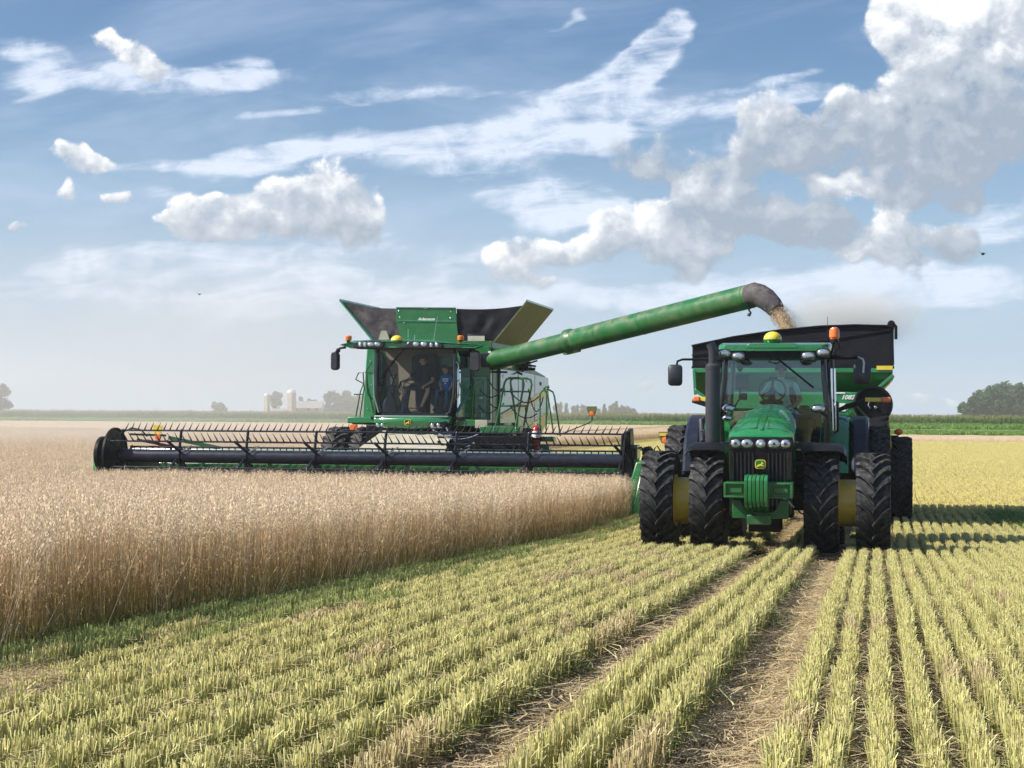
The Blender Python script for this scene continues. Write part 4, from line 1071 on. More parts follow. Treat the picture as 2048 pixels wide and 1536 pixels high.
# ================================================================== THE GRAIN CART
GC = empty('grain_cart', (T0[0], T0[1], 0.0), -ALPHA, 'green grain cart with black tarpaulin hitched behind the tractor', 'grain cart')
dz = .0914     # heights below were measured from the tractor's foot
def z_(v): return v + dz
front = [(-2.02, 3.15), (-2.02, 3.60), (-1.2, 3.77), (-.3, 3.90), (.52, 3.975), (1.2, 3.995), (1.90, 3.97), (1.95, 3.15)]
k = MB().prism([(x, z_(z)) for x, z in front], 'y', 8.2, 8.26); top = k.build('front_wall', CANVAS, GC, bevel=.01)
k = MB()
for sx, x0, x1, ztf in ((-1, -2.02, -1.97, 3.60), (1, 1.90, 1.95, 3.93)):
    k.hexa([(x0, 8.26, z_(3.15)), (x1, 8.26, z_(3.15)), (x1, 14.6, z_(3.15)), (x0, 14.6, z_(3.15)), (x0, 8.26, z_(ztf)), (x1, 8.26, z_(ztf)), (x1, 14.6, z_(3.60 if sx < 0 else 3.93)), (x0, 14.6, z_(3.60 if sx < 0 else 3.93))])
k.build('side_board', CANVAS, GC, bevel=.008)
k = MB().prism([(x, z_(z) if z > 3.2 else z_(z)) for x, z in front], 'y', 14.6, 14.66).build('rear_wall', CANVAS, GC)
k = MB().tube([(-2.03, 8.17, z_(3.585)), (-1.2, 8.17, z_(3.76)), (-.3, 8.17, z_(3.89)), (.52, 8.17, z_(3.965)), (1.2, 8.17, z_(3.985)), (1.9, 8.17, z_(3.965))], .022, 8); k.tube([(-2.03, 8.18, z_(3.40)), (.6, 8.18, z_(3.69)), (1.93, 8.18, z_(3.90))], .012, 6)
k.bar((-2.03, 8.19, z_(3.15)), (1.96, 8.19, z_(3.15)), .03, .05); k.build('tarp_bow', BLACK, GC)
k = MB().cyl((1.90, 8.1, z_(4.0)), (1.90, 14.7, z_(4.0)), .075, n=14); k.build('tarp_roll', CANVAS, GC, bevel=.01)
k = MB().cyl((1.93, 8.12, z_(3.9)), (1.95, 8.12, z_(3.2)), .012, n=6); k.tube([(1.92, 8.08, z_(4.02)), (1.99, 8.08, z_(3.95)), (1.99, 8.1, z_(3.7))], .03); k.build('crank_arm', BLACK, GC)
# hopper
TL, TRt = (-2.0, 3.13), (1.93, 3.13)
k = MB(); hf = [(-2.0, z_(3.13)), (1.93, z_(3.13)), (1.93, z_(2.93)), (1.02, z_(2.17)), (-1.3, z_(2.17)), (-1.96, z_(2.62))]
hb_ = [(-2.0, z_(3.13)), (1.93, z_(3.13)), (1.93, z_(2.93)), (.5, z_(1.3)), (-.6, z_(1.3)), (-1.96, z_(2.62))]
k.loft([[(x, 8.22 + max(0, z_(3.0) - z) * 1.1, z) for x, z in hf], [(x, 9.6, z) for x, z in hb_], [(x, 13.0, z) for x, z in hb_], [(x, 14.6, z) for x, z in hf]])
k.build('hopper', GREEN, GC, bevel=.01)
k = MB().bar((1.93, 8.19, z_(3.09)), (-2.0, 8.19, z_(3.09)), .05, .09); k.bar((1.94, 8.18, z_(3.0)), (1.05, 8.18, z_(2.2)), .06, .10, up=(0, 1, 0)); k.bar((-1.96, 8.18, z_(2.7)), (-1.3, 8.18, z_(2.2)), .06, .08, up=(0, 1, 0)); k.bar((-1.98, 8.18, z_(3.1)), (-1.95, 8.18, z_(2.6)), .06, .06, up=(0, 1, 0)); k.build('hopper_rim', GREEN_C, GC, bevel=.008)
MB().box((1.62, 8.13, z_(3.10)), (1.93, 8.155, z_(3.18))).build('yellow_stripe', YELLOW_D, GC)
k = MB().sheet([(1.97, 8.6, z_(2.98)), (1.97, 12.8, z_(2.98)), (1.30, 12.8, z_(2.21)), (1.30, 9.0, z_(2.21))], .012); k.build('side_stripe', CREAM, GC)
# lower front frame and decals
k = MB().box((-1.2, 8.24, z_(1.3)), (1.45, 8.5, z_(2.66))); k.prism([(1.0, z_(2.66)), (1.45, z_(2.66)), (1.9, z_(2.86)), (1.1, z_(2.2))], 'y', 8.22, 8.3); k.build('front_panel', GREEN_C, GC, bevel=.01)
MB().box((.82, 8.225, z_(2.63)), (1.12, 8.236, z_(2.66))).build('decal', WHITE, GC)
MB().box((.90, 8.225, z_(2.28)), (1.02, 8.236, z_(2.44))).build('decal', WHITE, GC)
MB().box((1.05, 8.225, z_(2.29)), (1.16, 8.236, z_(2.40))).build('decal', BLACK, GC)
text_mesh('model_number', '1082', .118, WHITE, GC, (1.06, 8.205, z_(2.555)), (R(90), 0, 0), shear=.35, width=1.1, bold=.004)
k = MB().box((-.5, 4.6, .75), (.45, 14.6, 1.15)); k.box((-.22, 4.2, .62), (.18, 8.3, .85)); k.bar((-1.9, 11, .98), (1.9, 11, .98), .35, .35); k.prism([(-1.5, 1.2), (1.5, 1.2), (.6, 2.2), (-.6, 2.2)], 'y', 10.6, 11.4); k.build('cart_frame', BLACK, GC, bevel=.02)
# discharge auger folded across the front
au = empty('folded_auger', (0, 0, 0), 0, None, None); au.parent = GC
k = MB().cyl((1.55, 7.95, z_(2.41)), (1.50, 8.16, z_(2.41)), .355, n=40, caps=False); k.lathe([(7.93, .375), (7.93, .335), (7.97, .335), (7.97, .375)], (1.56, 0, z_(2.41)), 'y', 40, close=True); k.build('auger_flange', BLACK, au)
k = MB().lathe([(8.02, .33), (8.08, .20), (8.10, .02)], (1.55, 0, z_(2.41)), 'y', 32); k.build('auger_cone', BLACK, au)
k = MB().tube([(1.55, 8.0, z_(2.50)), (1.48, 8.0, z_(2.48)), (1.46, 8.0, z_(2.40)), (1.5, 8.0, z_(2.34))], .014, 8); k.ell((1.60, 7.99, z_(2.36)), (.035, .02, .035)); k.build('auger_latch', CHROME, au)
k = MB().bar((1.10, 8.05, z_(2.36)), (1.52, 8.05, z_(1.90)), .07, .05, up=(0, 1, 0)); k.bar((1.22, 8.0, z_(2.40)), (1.60, 8.0, z_(2.0)), .04, .03, up=(0, 1, 0)); k.bar((1.05, 8.05, z_(2.3)), (1.46, 8.05, z_(1.88)), .03, .04, up=(0, 1, 0)); k.tube([(1.05, 8.05, z_(2.28)), (1.12, 8.03, z_(2.38)), (1.22, 8.0, z_(2.42))], .02); k.build('auger_bracket', GREEN_D, au)
k = MB().cyl((1.60, 8.0, z_(2.15)), (1.66, 8.6, z_(1.6)), .26, n=24); k.box((1.35, 8.3, z_(1.3)), (1.85, 9.0, z_(2.1))); k.build('auger_tube', BLACK, au)
for x in (-1.98, 2.03):
    wheel(GC, 'cart_wheel', (x, 11.0, .92), .93, .66, 22, GREEN, RUBBER, dish=.0)
k = MB().ell((2.1, 12.4, 1.93), (.10, .05, .07)); k.build('tail_lamp', ORANGE, GC)
for x0, x1 in ((-1.80, -1.2), (1.6, 2.1)): MB().box((x0, 12.3, 1.70), (x1, 12.36, 1.86)).build('rear_light_bar', BLACK, GC)
# ================================================================== THE COMBINE HARVESTER
C0 = (-3.48, 37.94)
CB = empty('combine_harvester', (C0[0], C0[1], 0.0), -ALPHA, 'large green combine harvester unloading through its raised auger', 'combine harvester')
BX = .62
# wheels
WF = None
for x in (-1.70, -.98, 2.22, 2.94):
    o = wheel(CB, 'front_wheel', (x, 3.9, .98), .96, .60, 24, YELLOW, RUBBER_D, share=WF); WF = WF or o
for x in (-.75, 2.0):
    o = wheel(CB, 'rear_wheel', (x, 9.6, .68), .66, .50, 20, YELLOW, RUBBER_D, share=None if x < 0 else RWC); RWC = o
k = MB().cyl((-1.9, 3.9, .98), (3.1, 3.9, .98), .22, n=16); k.box((-.6, 3.5, .75), (1.9, 4.3, 1.75)); k.box((-.5, 9.4, .55), (1.8, 9.8, .85)); k.box((-.7, 3.6, 1.2), (1.9, 10.5, 1.8)); k.build('chassis', BLACK, CB, bevel=.02)
# main body
k = MB().prism([(4.25, 1.95), (4.25, 3.95), (8.6, 3.98), (9.2, 3.55), (11.0, 3.40), (11.6, 3.15), (11.6, 2.3), (10.8, 1.85), (8, 1.5)], 'x', -.92, 2.14)
body = k.build('body', GREEN_D, CB, bevel=.03)
# side shields on the flank, sky reflection put into their pale colour
k = MB().prism([(4.85, 2.02), (4.85, 3.44), (7.5, 3.43), (11.2, 3.34), (11.2, 2.75), (10.9, 2.1), (10.2, 1.72), (7.4, 1.66), (6.6, 2.05), (5.6, 2.02)], 'x', 2.15, 2.20); flank = k.build('side_shield', PALEM, CB, bevel=.02)
k = MB().prism([(4.9, 2.22), (7.6, 2.55), (9.6, 2.86), (11.2, 3.02), (11.2, 2.78), (9.6, 2.64), (7.6, 2.38), (5.0, 2.16)], 'x', 2.203, 2.209); k.build('yellow_stripe', YELLOW, flank)
k = MB().prism([(7.3, 1.68), (8.6, 1.98), (11.0, 2.34), (10.7, 1.95), (10.2, 1.74)], 'x', 2.203, 2.209); k.build('yellow_stripe', YELLOW, flank)
k = MB().prism([(4.9, 2.30), (7.6, 2.65), (7.6, 2.60), (4.9, 2.26)], 'x', 2.203, 2.207); k.build('black_stripe', BLACK, flank)
for y in (7.0, 9.2): MB().box((2.198, y, 1.8), (2.206, y + .02, 3.36)).build('panel_gap', BLACK, flank)
for (y, z) in ((9.9, 3.1), (10.5, 2.95)): MB().box((2.201, y, z), (2.21, y+.25, z+.1)).build('vent', BLACK, flank)
# upper body and pivot housing
k = MB().box((2.14, 4.3, 3.45), (2.42, 5.2, 3.93)); k.box((1.40, 4.22, 3.42), (2.42, 4.32, 3.95)); k.build('shoulder_panel', GREEN, CB, bevel=.02)
k = MB().box((2.16, 5.25, 3.46), (2.2, 5.6, 3.68)).build('side_label', PALEM, CB)
k = MB()
for i in range(60):
    c = V3((random.uniform(1.5, 2.15), random.uniform(6.6, 8.4), random.uniform(3.45, 3.75))); d = V3((random.gauss(0, .2), random.gauss(0, .25), random.gauss(0, .12))); k.bar(c - d, c + d, random.uniform(.03, .1), random.uniform(.03, .1))
k.build('engine_deck', BLACK, CB)
k = MB().tube([(2.1, 6.4, 3.45), (2.1, 6.4, 3.85), (2.1, 8.5, 3.85), (2.1, 8.5, 3.45)], .02); k.tube([(2.1, 6.4, 3.65), (2.1, 8.5, 3.65)], .02); k.build('deck_rail', BLACK, CB)
# front of the body beside the cab
k = MB().prism([(-1.16, 1.99), (-1.10, 3.30), (-1.06, 3.93), (-.80, 3.93), (-.70, 1.99)], 'y', 3.9, 4.24); left = k.build('left_front_panel', GREEN_C, CB, bevel=.03)
k = MB().box((-1.12, 3.885, 2.0), (-.75, 3.90, 2.02)); k.box((-1.10, 3.885, 3.30), (-.78, 3.90, 3.33)); k.bar((-1.08, 3.89, 3.1), (-.82, 3.89, 2.1), .02, .02); k.build('panel_seam', GREEN_D, left)
k = MB().prism([(1.48, 2.0), (1.48, 3.93), (2.12, 3.98), (2.14, 2.0)], 'y', 4.0, 4.24); right = k.build('right_front_panel', GREEN, CB, bevel=.03)
MB().box((1.62, 3.975, 2.12), (2.06, 4.0, 3.22)).build('service_door', GREEN_C, right, bevel=.02)
MB().bar((1.5, 3.97, 3.34), (2.5, 4.3, 3.33), .03, .05).build('belt_rail', BLACK, right)
k = MB().box((1.78, 3.95, 3.45), (2.16, 3.99, 3.80)).build('side_screen', NAVY, right, bevel=.02)
for x in (1.53, 2.08): MB().box((x, 3.97, 3.77), (x+.07, 3.985, 3.85)).build('decal', WHITE, right)
# platform and sills
k = MB().box((1.44, 3.05, 1.97), (2.30, 3.5, 2.14)); k.box((1.5, 3.5, 2.0), (2.6, 4.4, 2.06)); k.build('platform', GREEN, CB, bevel=.02)
k = MB().box((1.99, 3.0, 1.93), (2.30, 3.05, 2.13)).build('dusty_plate', CREAM, CB, bevel=.01)
k = MB().box((2.12, 2.95, 1.82), (3.12, 3.3, 1.98)); k.build('ladder_platform', GREEN, CB, bevel=.015)
k = MB().box((2.55, 2.92, 1.62), (3.95, 3.25, 1.74)); k.box((3.40, 2.9, .95), (3.85, 3.3, 1.55)); k.build('ladder_base', GREEN, CB, bevel=.02)
k = MB().box((-1.30, 3.1, 2.03), (-.55, 3.9, 2.19)); k.box((-1.28, 3.4, 2.0), (-.8, 4.2, 2.04)); k.build('left_platform', GREEN_C, CB, bevel=.02)
k = MB().box((-1.22, 3.05, 1.86), (-1.03, 3.1, 2.0)).build('side_marker', ORANGE, CB, bevel=.01)
for x in (1.72, 2.16, 2.47, 3.02):
    for z in (1.88, 1.94): MB().ell((x, 2.94 if x > 2.3 else 3.04, z + (.12 if x < 2.3 else 0)), (.018, .01, .018)).build('bolt', CHROME, CB)
k = MB().box((1.2, 2.4, 1.35), (3.5, 3.4, 1.75)); k.box((-.8, 3.05, 1.3), (1.5, 3.6, 2.0)); k.build('under_cab_frame', BLACK, CB, bevel=.02)
# left steps rail
k = MB().tube([(-1.13, 3.2, 2.1), (-1.0, 3.2, 2.8), (-.92, 3.2, 3.02), (-1.12, 3.2, 3.12), (-1.05, 3.2, 3.28), (-.93, 3.2, 3.3), (-.90, 3.2, 2.9), (-1.02, 3.2, 2.1)], .018, 8)
k.tube([(-1.18, 3.25, 2.75), (-.96, 3.25, 2.75)], .015); k.tube([(-.74, 3.3, 3.55), (-.86, 3.25, 3.35), (-.82, 3.25, 2.75), (-.70, 3.3, 2.62)], .016)
k.build('left_handrail', GREEN_D, CB)
# ---- cab
cab = MB()
def cabx(z):   # half widths of the glass, wider at the top
    return .935 + .0 * z
GLL = [(-.46, 3.86), (-.46, 2.60), (-.36, 2.36), (-.24, 2.27), (1.28, 2.27), (1.38, 2.36), (1.43, 3.86)]
cab.tube([(-.50, 3.04, 3.88), (-.52, 2.98, 3.2), (-.50, 2.98, 2.7), (-.38, 2.98, 2.32), (-.24, 2.98, 2.25)], .045, 8)
cab.tube([(-.24, 2.98, 2.25), (1.28, 2.98, 2.25)], .04, 8)
cab.tube([(1.46, 3.04, 3.88), (1.48, 2.98, 3.2), (1.46, 2.98, 2.7), (1.38, 2.98, 2.33), (1.28, 2.98, 2.25)], .05, 8)
cab.tube([(1.66, 4.0, 2.1), (1.70, 4.0, 3.0), (1.60, 4.0, 3.86)], .04, 8); cab.tube([(-.7, 4.0, 2.1), (-.7, 4.0, 3.86)], .04, 8)
cab.build('cab_frame', BLACK_G, CB)
MB().tube([(-.565, 3.0, 3.86), (-.58, 2.95, 3.2), (-.56, 2.95, 2.7), (-.44, 2.95, 2.3)], .022, 8).build('pillar_trim', PALEM, CB)
k = MB().sheet([(x, 2.985 + .03 * abs(z - 3.0), z) for x, z in GLL], .008); k.build('windshield', GLASS, CB)
MB().hexa([(1.52, 3.08, 2.3), (1.526, 3.08, 2.3), (1.70, 3.95, 2.3), (1.694, 3.95, 2.3), (1.52, 3.08, 3.85), (1.526, 3.08, 3.85), (1.64, 3.95, 3.85), (1.634, 3.95, 3.85)]).build('side_window', GLASS, CB)
k = MB().hexa([(1.50, 3.0, 2.05), (1.56, 3.0, 2.05), (1.74, 3.95, 2.05), (1.68, 3.95, 2.05), (1.50, 3.0, 2.30), (1.56, 3.0, 2.30), (1.74, 3.95, 3.0), (1.68, 3.95, 3.0)]); k.build('cab_door', GREEN_C, CB, bevel=.01)
k = MB().tube([(1.51, 2.97, 3.55), (1.57, 2.95, 3.5), (1.60, 2.95, 3.1), (1.58, 2.95, 2.7), (1.53, 2.97, 2.64)], .016, 8); k.build('chrome_rail', CHROME, CB)
MB().box((-.66, 3.0, 2.12), (1.66, 4.3, 2.2)).build('cab_floor', BLACK, CB)
MB().box((-.62, 4.14, 2.2), (1.62, 4.2, 3.1)).build('cab_rear_wall', TRIM, CB)
k = MB().box((-.62, 4.14, 3.72), (1.62, 4.2, 3.9)); k.box((-.62, 4.14, 3.1), (.02, 4.2, 3.72)); k.box((.02, 4.15, 3.1), (.06, 4.19, 3.72)); k.box((1.3, 4.14, 3.1), (1.62, 4.2, 3.72)); k.build('cab_rear_frame', TRIM, CB)
MB().box((-.6, 3.1, 3.84), (1.56, 4.2, 3.87)).build('headliner', TRIM, CB)
MB().box((-.64, 3.2, 2.2), (-.60, 4.2, 2.95)).build('cab_left_wall', GREEN_D, CB)
# roof
rf = MB()
def roofsec(y, x0, x1, zt, zb): return [(x0, y, (zt+zb)/2), (x0+.35, y, zt-.02), ((x0+x1)/2-.2, y, zt), ((x0+x1)/2+.5, y, zt-.02), (x1-.3, y, zt-.08), (x1, y, zb+.06), (x1-.2, y, zb), (x0+.3, y, zb)]
rf.loft([roofsec(2.62, -1.30, 2.2, 4.02, 3.90), roofsec(2.56, -1.34, 2.26, 4.04, 3.87), roofsec(2.75, -1.38, 2.30, 4.09, 3.86), roofsec(3.3, -.75, 1.75, 4.14, 3.86), roofsec(4.25, -.7, 1.7, 4.12, 3.86)])
roof = rf.build('cab_roof', GREEN_C, CB, bevel=.01, angle=45)
for poly in ([(-.98, 3.885), (-.98, 4.02), (-.30, 4.05), (-.18, 3.98), (-.26, 3.875)], [(.28, 3.875), (.36, 3.96), (.46, 4.04), (1.20, 4.01), (1.28, 3.93), (1.24, 3.875)]):
    MB().prism(poly, 'y', 2.525, 2.6).build('lamp_panel', BLACK_G, roof, bevel=.01)
MB().box((-.9, 2.54, 3.855), (1.75, 2.9, 3.885)).build('roof_lip', BLACK, roof, bevel=.008)
for x in (-.80, -.68): MB().ell((x, 2.52, 3.955), (.042, .02, .055)).build('work_light', LENS, CB)
for x in (-.53, -.36, .62, .82): MB().ell((x, 2.52, 3.965), (.082, .02, .052)).build('work_light', LENS, CB)
for x in (1.0, 1.14): MB().ell((x, 2.52, 3.945), (.045, .02, .055)).build('work_light', LENS, CB)
gp = MB().ell((.10, 2.66, 4.06), (.155, .155, .13), 20, 9, z0=-.1).build('gps_receiver', YELLOW_D, CB)
MB().lathe([(3.99, .12), (4.02, .15), (4.06, .156), (4.062, .02)], (.10, 2.66, 0), 'z', 20).build('receiver_base', GREEN, gp)
for x, y in ((-1.17, 2.75), (1.64, 2.9)):
    b_ = MB().lathe([(4.07, .075), (4.08, .08), (4.17, .08), (4.19, .06), (4.195, .01)], (x, y, 0), 'z', 16).build('beacon', ORANGE, CB, bevel=.004); MB().cyl((x, y, 3.93), (x, y, 4.08), .05, n=10).build('beacon_base', BLACK, b_)
for x, y, h, dx in ((.85, 3.3, .62, .10), (.28, 3.0, .28, 0), (.5, 2.8, .12, 0)): MB().cyl((x, y, 4.08), (x + dx, y, 4.08 + h), .006, .004, 6).build('antenna', CHROME, CB)
# mirrors
m_ = MB().loft([rrect(-1.50, 3.56, .14, .40, .06, 2.62), rrect(-1.50, 3.56, .19, .45, .08, 2.66), rrect(-1.48, 3.56, .17, .44, .08, 2.78)]).build('mirror', CHAR, CB, angle=50)
k = MB().tube([(-1.22, 2.7, 3.9), (-1.36, 2.7, 3.88), (-1.44, 2.7, 3.84), (-1.48, 2.7, 3.76)], .03); k.ell((-1.42, 2.7, 3.82), (.06, .05, .06)); k.build('mirror_arm', BLACK, m_)
m_ = MB().loft([rrect(2.06, 3.56, .20, .46, .08, 2.62), rrect(2.06, 3.56, .25, .50, .09, 2.66), rrect(2.06, 3.56, .24, .49, .09, 2.78)]).build('mirror', CHAR, CB, angle=50)
k = MB().tube([(1.9, 2.8, 3.93), (1.94, 2.75, 3.86), (1.98, 2.72, 3.80)], .04); k.ell((1.95, 2.72, 3.84), (.10, .06, .07)); k.build('mirror_arm', BLACK, m_)
# fascia
def fsec(y, w, zt, zb, t=0): return [(BX-.15-w/2, y, zt), (BX-.15-w/2+.02, y-.03, (zt+zb)/2), (BX-.15-w/2+.16, y, zb+.03), (BX-.15, y-.06, zb), (BX-.15+w/2-.16, y, zb+.03), (BX-.15+w/2-.02, y-.03, (zt+zb)/2), (BX-.15+w/2, y, zt), (BX-.15, y-.10, zt+.0)]
k = MB().loft([fsec(3.2, 1.9, 2.19, 1.93), fsec(2.80, 1.98, 2.21, 1.90), fsec(2.72, 1.94, 2.17, 1.92), fsec(2.70, 1.86, 2.12, 1.95)]); fas = k.build('fascia', GREEN_C, CB, bevel=.02, angle=50)
k = MB().bar((-.48, 2.74, 2.205), (1.40, 2.74, 2.205), .12, .05); k.build('fascia_top', PALEM, fas, bevel=.02)
MB().prism([(.85, 1.92), (1.0, 2.05), (1.36, 2.10), (1.40, 2.02), (1.3, 1.93)], 'y', 2.60, 2.72).build('fascia_recess', BLACK, fas, bevel=.02)
for x, z in ((-.36, 1.99), (-.24, 1.99), (1.02, 1.99), (1.17, 2.0)): MB().ell((x, 2.60, z), (.05, .02, .05)).build('fascia_light', LENS, fas)
e = emblem(CB, (.405, 2.585, 2.065), .165, .14, YELLOW_D, BLACK_G, YELLOW_D)
# interior
k = MB().loft([rrect(.45, 2.95, .52, .2, .06, 3.55), rrect(.45, 2.95, .52, .2, .06, 4.0)]); k.prism([(3.85, 2.9), (4.0, 2.9), (4.12, 3.75), (3.98, 3.78)], 'x', .18, .74); k.box((.3, 3.6, 2.2), (.6, 4.0, 2.9)); k.build('operator_seat', SEAT, CB, bevel=.03)
k = MB().loft([rrect(1.12, 2.78, .42, .14, .05, 3.62), rrect(1.12, 2.78, .42, .14, .05, 3.98)]); k.prism([(3.95, 2.8), (4.05, 2.8), (4.12, 3.45), (4.02, 3.45)], 'x', .92, 1.32); k.box((.98, 3.65, 2.2), (1.28, 3.95, 2.75)); k.build('buddy_seat', SEAT, CB, bevel=.03)
k = MB().tube([(V3((.30, 3.28, 3.00)) + V3((math.cos(a)*.20, math.sin(a)*.14, math.sin(a)*.13))) for a in [2*math.pi*i/20 for i in range(21)]], .015, 6); k.tube([(.30, 3.28, 3.0), (.26, 3.2, 2.9), (.18, 3.15, 2.6), (.12, 3.12, 2.25)], .07, 8, rr=[.03, .05, .09, .12]); k.bar((.30, 3.28, 3.0), (.14, 3.3, 3.06), .03, .02); k.bar((.30, 3.28, 3.0), (.47, 3.3, 3.04), .03, .02); k.build('steering_column', CHAR, CB)
k = MB().prism([(-.42, 2.2), (-.40, 2.55), (-.20, 2.85), (-.05, 2.6), (.02, 2.2)], 'y', 3.1, 3.6); k.build('side_pod', CHAR, CB, bevel=.05)
k = MB().bar((-.18, 3.2, 2.95), (-.08, 3.2, 3.25), .06, .03); k.bar((-.02, 3.25, 2.9), (.05, 3.25, 3.08), .12, .02); k.tube([(-.15, 3.2, 2.7), (-.1, 3.2, 3.0), (-.2, 3.1, 3.3), (-.34, 3.05, 3.6), (-.40, 3.05, 3.8)], .015)
for i in range(26): c = V3((random.uniform(-.2, .12), random.uniform(3.1, 3.4), random.uniform(2.7, 3.05))); k.ell(c, (.016, .016, .016), 6, 4)
k.build('monitor_cluster', BLACK, CB)
MB().box((-.22, 3.18, 3.0), (-.10, 3.2, 3.2)).build('monitor_screen', CREAM, CB)
k = MB().tube([(-.42, 2.96, 3.1), (-.25, 2.93, 3.35), (-.02, 2.93, 3.62), (.2, 2.95, 3.86)], .014, 6); k.tube([(-.38, 2.96, 3.05), (-.20, 2.93, 3.35), (.05, 2.93, 3.68)], .010, 6); k.bar((-.43, 2.94, 2.72), (-.30, 2.93, 3.3), .02, .02); k.build('wiper', BLACK, CB)
MB().bar((.02, 3.15, 2.42), (.62, 3.15, 2.40), .04, .03).build('foot_rest', CHAR, CB)
k = MB()
for x in (-.1, .0, .2, .38): k.bar((x, 3.1, 2.22), (x+.02, 3.15, 2.35), .07, .02)
k.build('pedal', STEEL, CB)
for (x, z, w_, h_, m_) in ((1.66, 2.20, .12, .08, YELLOW_D), (1.92, 2.2, .07, .10, WHITE), (1.55, 3.05, .05, .05, YELLOW_D), (1.86, 2.65, .09, .05, WHITE)): MB().box((x, 3.965, z), (x + w_, 3.974, z + h_)).build('warning_decal', m_, right)
for z in (2.16, 2.66, 3.18):
    MB().cyl((1.64, 3.968, z), (1.64, 3.976, z), .014, n=8).build('bolt', CHROME, right)
for (x, z) in ((-1.02, 2.4), (-.92, 3.0), (-.96, 3.6)): MB().cyl((x, 3.88, z), (x, 3.9, z), .014, n=8).build('bolt', CHROME, left)
for (y, z, w_, h_, m_) in ((5.1, 3.2, .16, .10, YELLOW_D), (6.0, 2.9, .3, .06, BLACK), (8.0, 3.15, .18, .12, WHITE), (5.3, 2.75, .10, .22, GREEN_D), (7.5, 2.95, .05, .2, GREEN_D)): MB().box((2.2, y, z), (2.207, y + w_, z + h_)).build('decal', m_, flank)
# ---- grain tank
tk = MB(); 
fp = [(-.47, 4.99), (1.10, 4.965), (1.13, 4.62), (1.19, 4.10), (-.33, 4.10), (-.46, 4.65)]
tk.prism(fp, 'y', 4.50, 4.55); tp = tk.build('tank_front_panel', GREEN, CB, bevel=.008)
MB().bar((-.46, 4.49, 4.655), (1.13, 4.49, 4.625), .02, .035).build('panel_rib', GREEN_C, tp)
for x, z in ((-.40, 4.90), (-.37, 4.73), (.98, 4.88), (.98, 4.71), (-.25, 4.60), (.28, 4.965), (.33, 4.965)): MB().ell((x, 4.49, z), (.02, .012, .02)).build('bolt', CHROME, tp)
MB().bar((-.47, 4.50, 4.995), (1.10, 4.50, 4.97), .05, .018).build('panel_lip', PALEM, tp)
text_mesh('lettering', 'Adamson', .105, WHITE, tp, (.335, 4.487, 4.685), (R(90), 0, 0), shear=.3, width=1.12, bold=.003)
def flare(name, pts, m, th=.035): return MB().sheet(pts, th).build(name, m, CB)
# cloth between panel and side extensions, with folds
def cloth(name, A, B, Cc, Dd, m, nu=16, nv=8, amp=.035, seed=0):
    A, B, Cc, Dd = map(V3, (A, B, Cc, Dd)); vs = []; fs = []
    for layer in (0, .02):
        for j in range(nv + 1):
            for i in range(nu + 1):
                s_, t_ = i / nu, j / nv; p = A.lerp(B, s_).lerp(Dd.lerp(Cc, s_), t_); w = math.sin(math.pi * s_) ** .5 * math.sin(math.pi * min(1, t_ + .15)) if 0 < s_ < 1 else 0
                p += V3((0, 1, 0)) * (amp * mnoise.noise(V3((s_ * 5 + seed, t_ * 4 - s_ * 2, seed))) * 2 * w + layer); p.z -= .05 * math.sin(math.pi * s_) * (1 - t_); vs.append(p)
    n = (nu + 1) * (nv + 1)
    for L_ in (0, 1):
        for j in range(nv):
            for i in range(nu):
                a = L_*n + j*(nu+1) + i; fs.append((a, a+1, a+nu+2, a+nu+1) if L_ == 0 else (a, a+nu+1, a+nu+2, a+1))
    return MB().add(vs, fs).build(name, m, CB, angle=180)
cloth('tank_cloth', (-1.92, 4.55, 5.14), (-.44, 4.55, 4.97), (-.34, 4.56, 4.12), (-1.02, 4.55, 4.14), CANVAS_D, seed=2, amp=.05)
cloth('tank_cloth', (1.11, 4.55, 4.95), (2.86, 4.55, 5.02), (2.06, 4.55, 4.08), (1.18, 4.55, 4.10), CANVAS, seed=7)
cloth('tank_cloth', (-1.92, 7.95, 5.14), (2.86, 7.95, 5.02), (2.06, 7.95, 4.08), (-1.02, 7.95, 4.14), CANVAS, seed=9)
flare('side_extension', [(2.05, 4.52, 4.08), (2.05, 8.0, 4.08), (2.93, 8.0, 5.14), (2.93, 4.52, 5.14)], OLIVE)
flare('side_extension', [(-1.06, 4.52, 4.15), (-1.98, 4.52, 5.20), (-1.98, 8.0, 5.20), (-1.06, 8.0, 4.15)], GREEN_D)
k = MB().bar((-1.98, 4.52, 5.2), (-1.98, 8.0, 5.2), .03, .05); k.bar((-1.07, 4.5, 4.13), (-1.98, 4.5, 5.19), .04, .05, up=(0, 1, 0)); k.build('extension_rim', GREEN_C, CB)
MB().bar((2.94, 4.52, 5.14), (2.94, 8.0, 5.14), .03, .05).build('extension_rim', GREEN_C, CB)
k = MB().sheet([(-.95, 4.50, 4.13), (-.62, 4.50, 4.13), (-.72, 4.50, 4.40), (-.86, 4.50, 4.40)], .01); k.build('cloth_window', CREAM, CB)
k = MB().box((1.42, 4.44, 4.08), (1.90, 4.5, 4.30)); k.build('tank_lamp_box', BLACK, CB, bevel=.02); MB().box((1.44, 4.43, 4.11), (1.88, 4.44, 4.25)).build('reflector_plate', CREAM, CB, bevel=.008)
k = MB().box((-1.0, 4.3, 3.9), (2.1, 8.2, 4.12)); k.build('tank_base', GREEN_D, CB, bevel=.02)
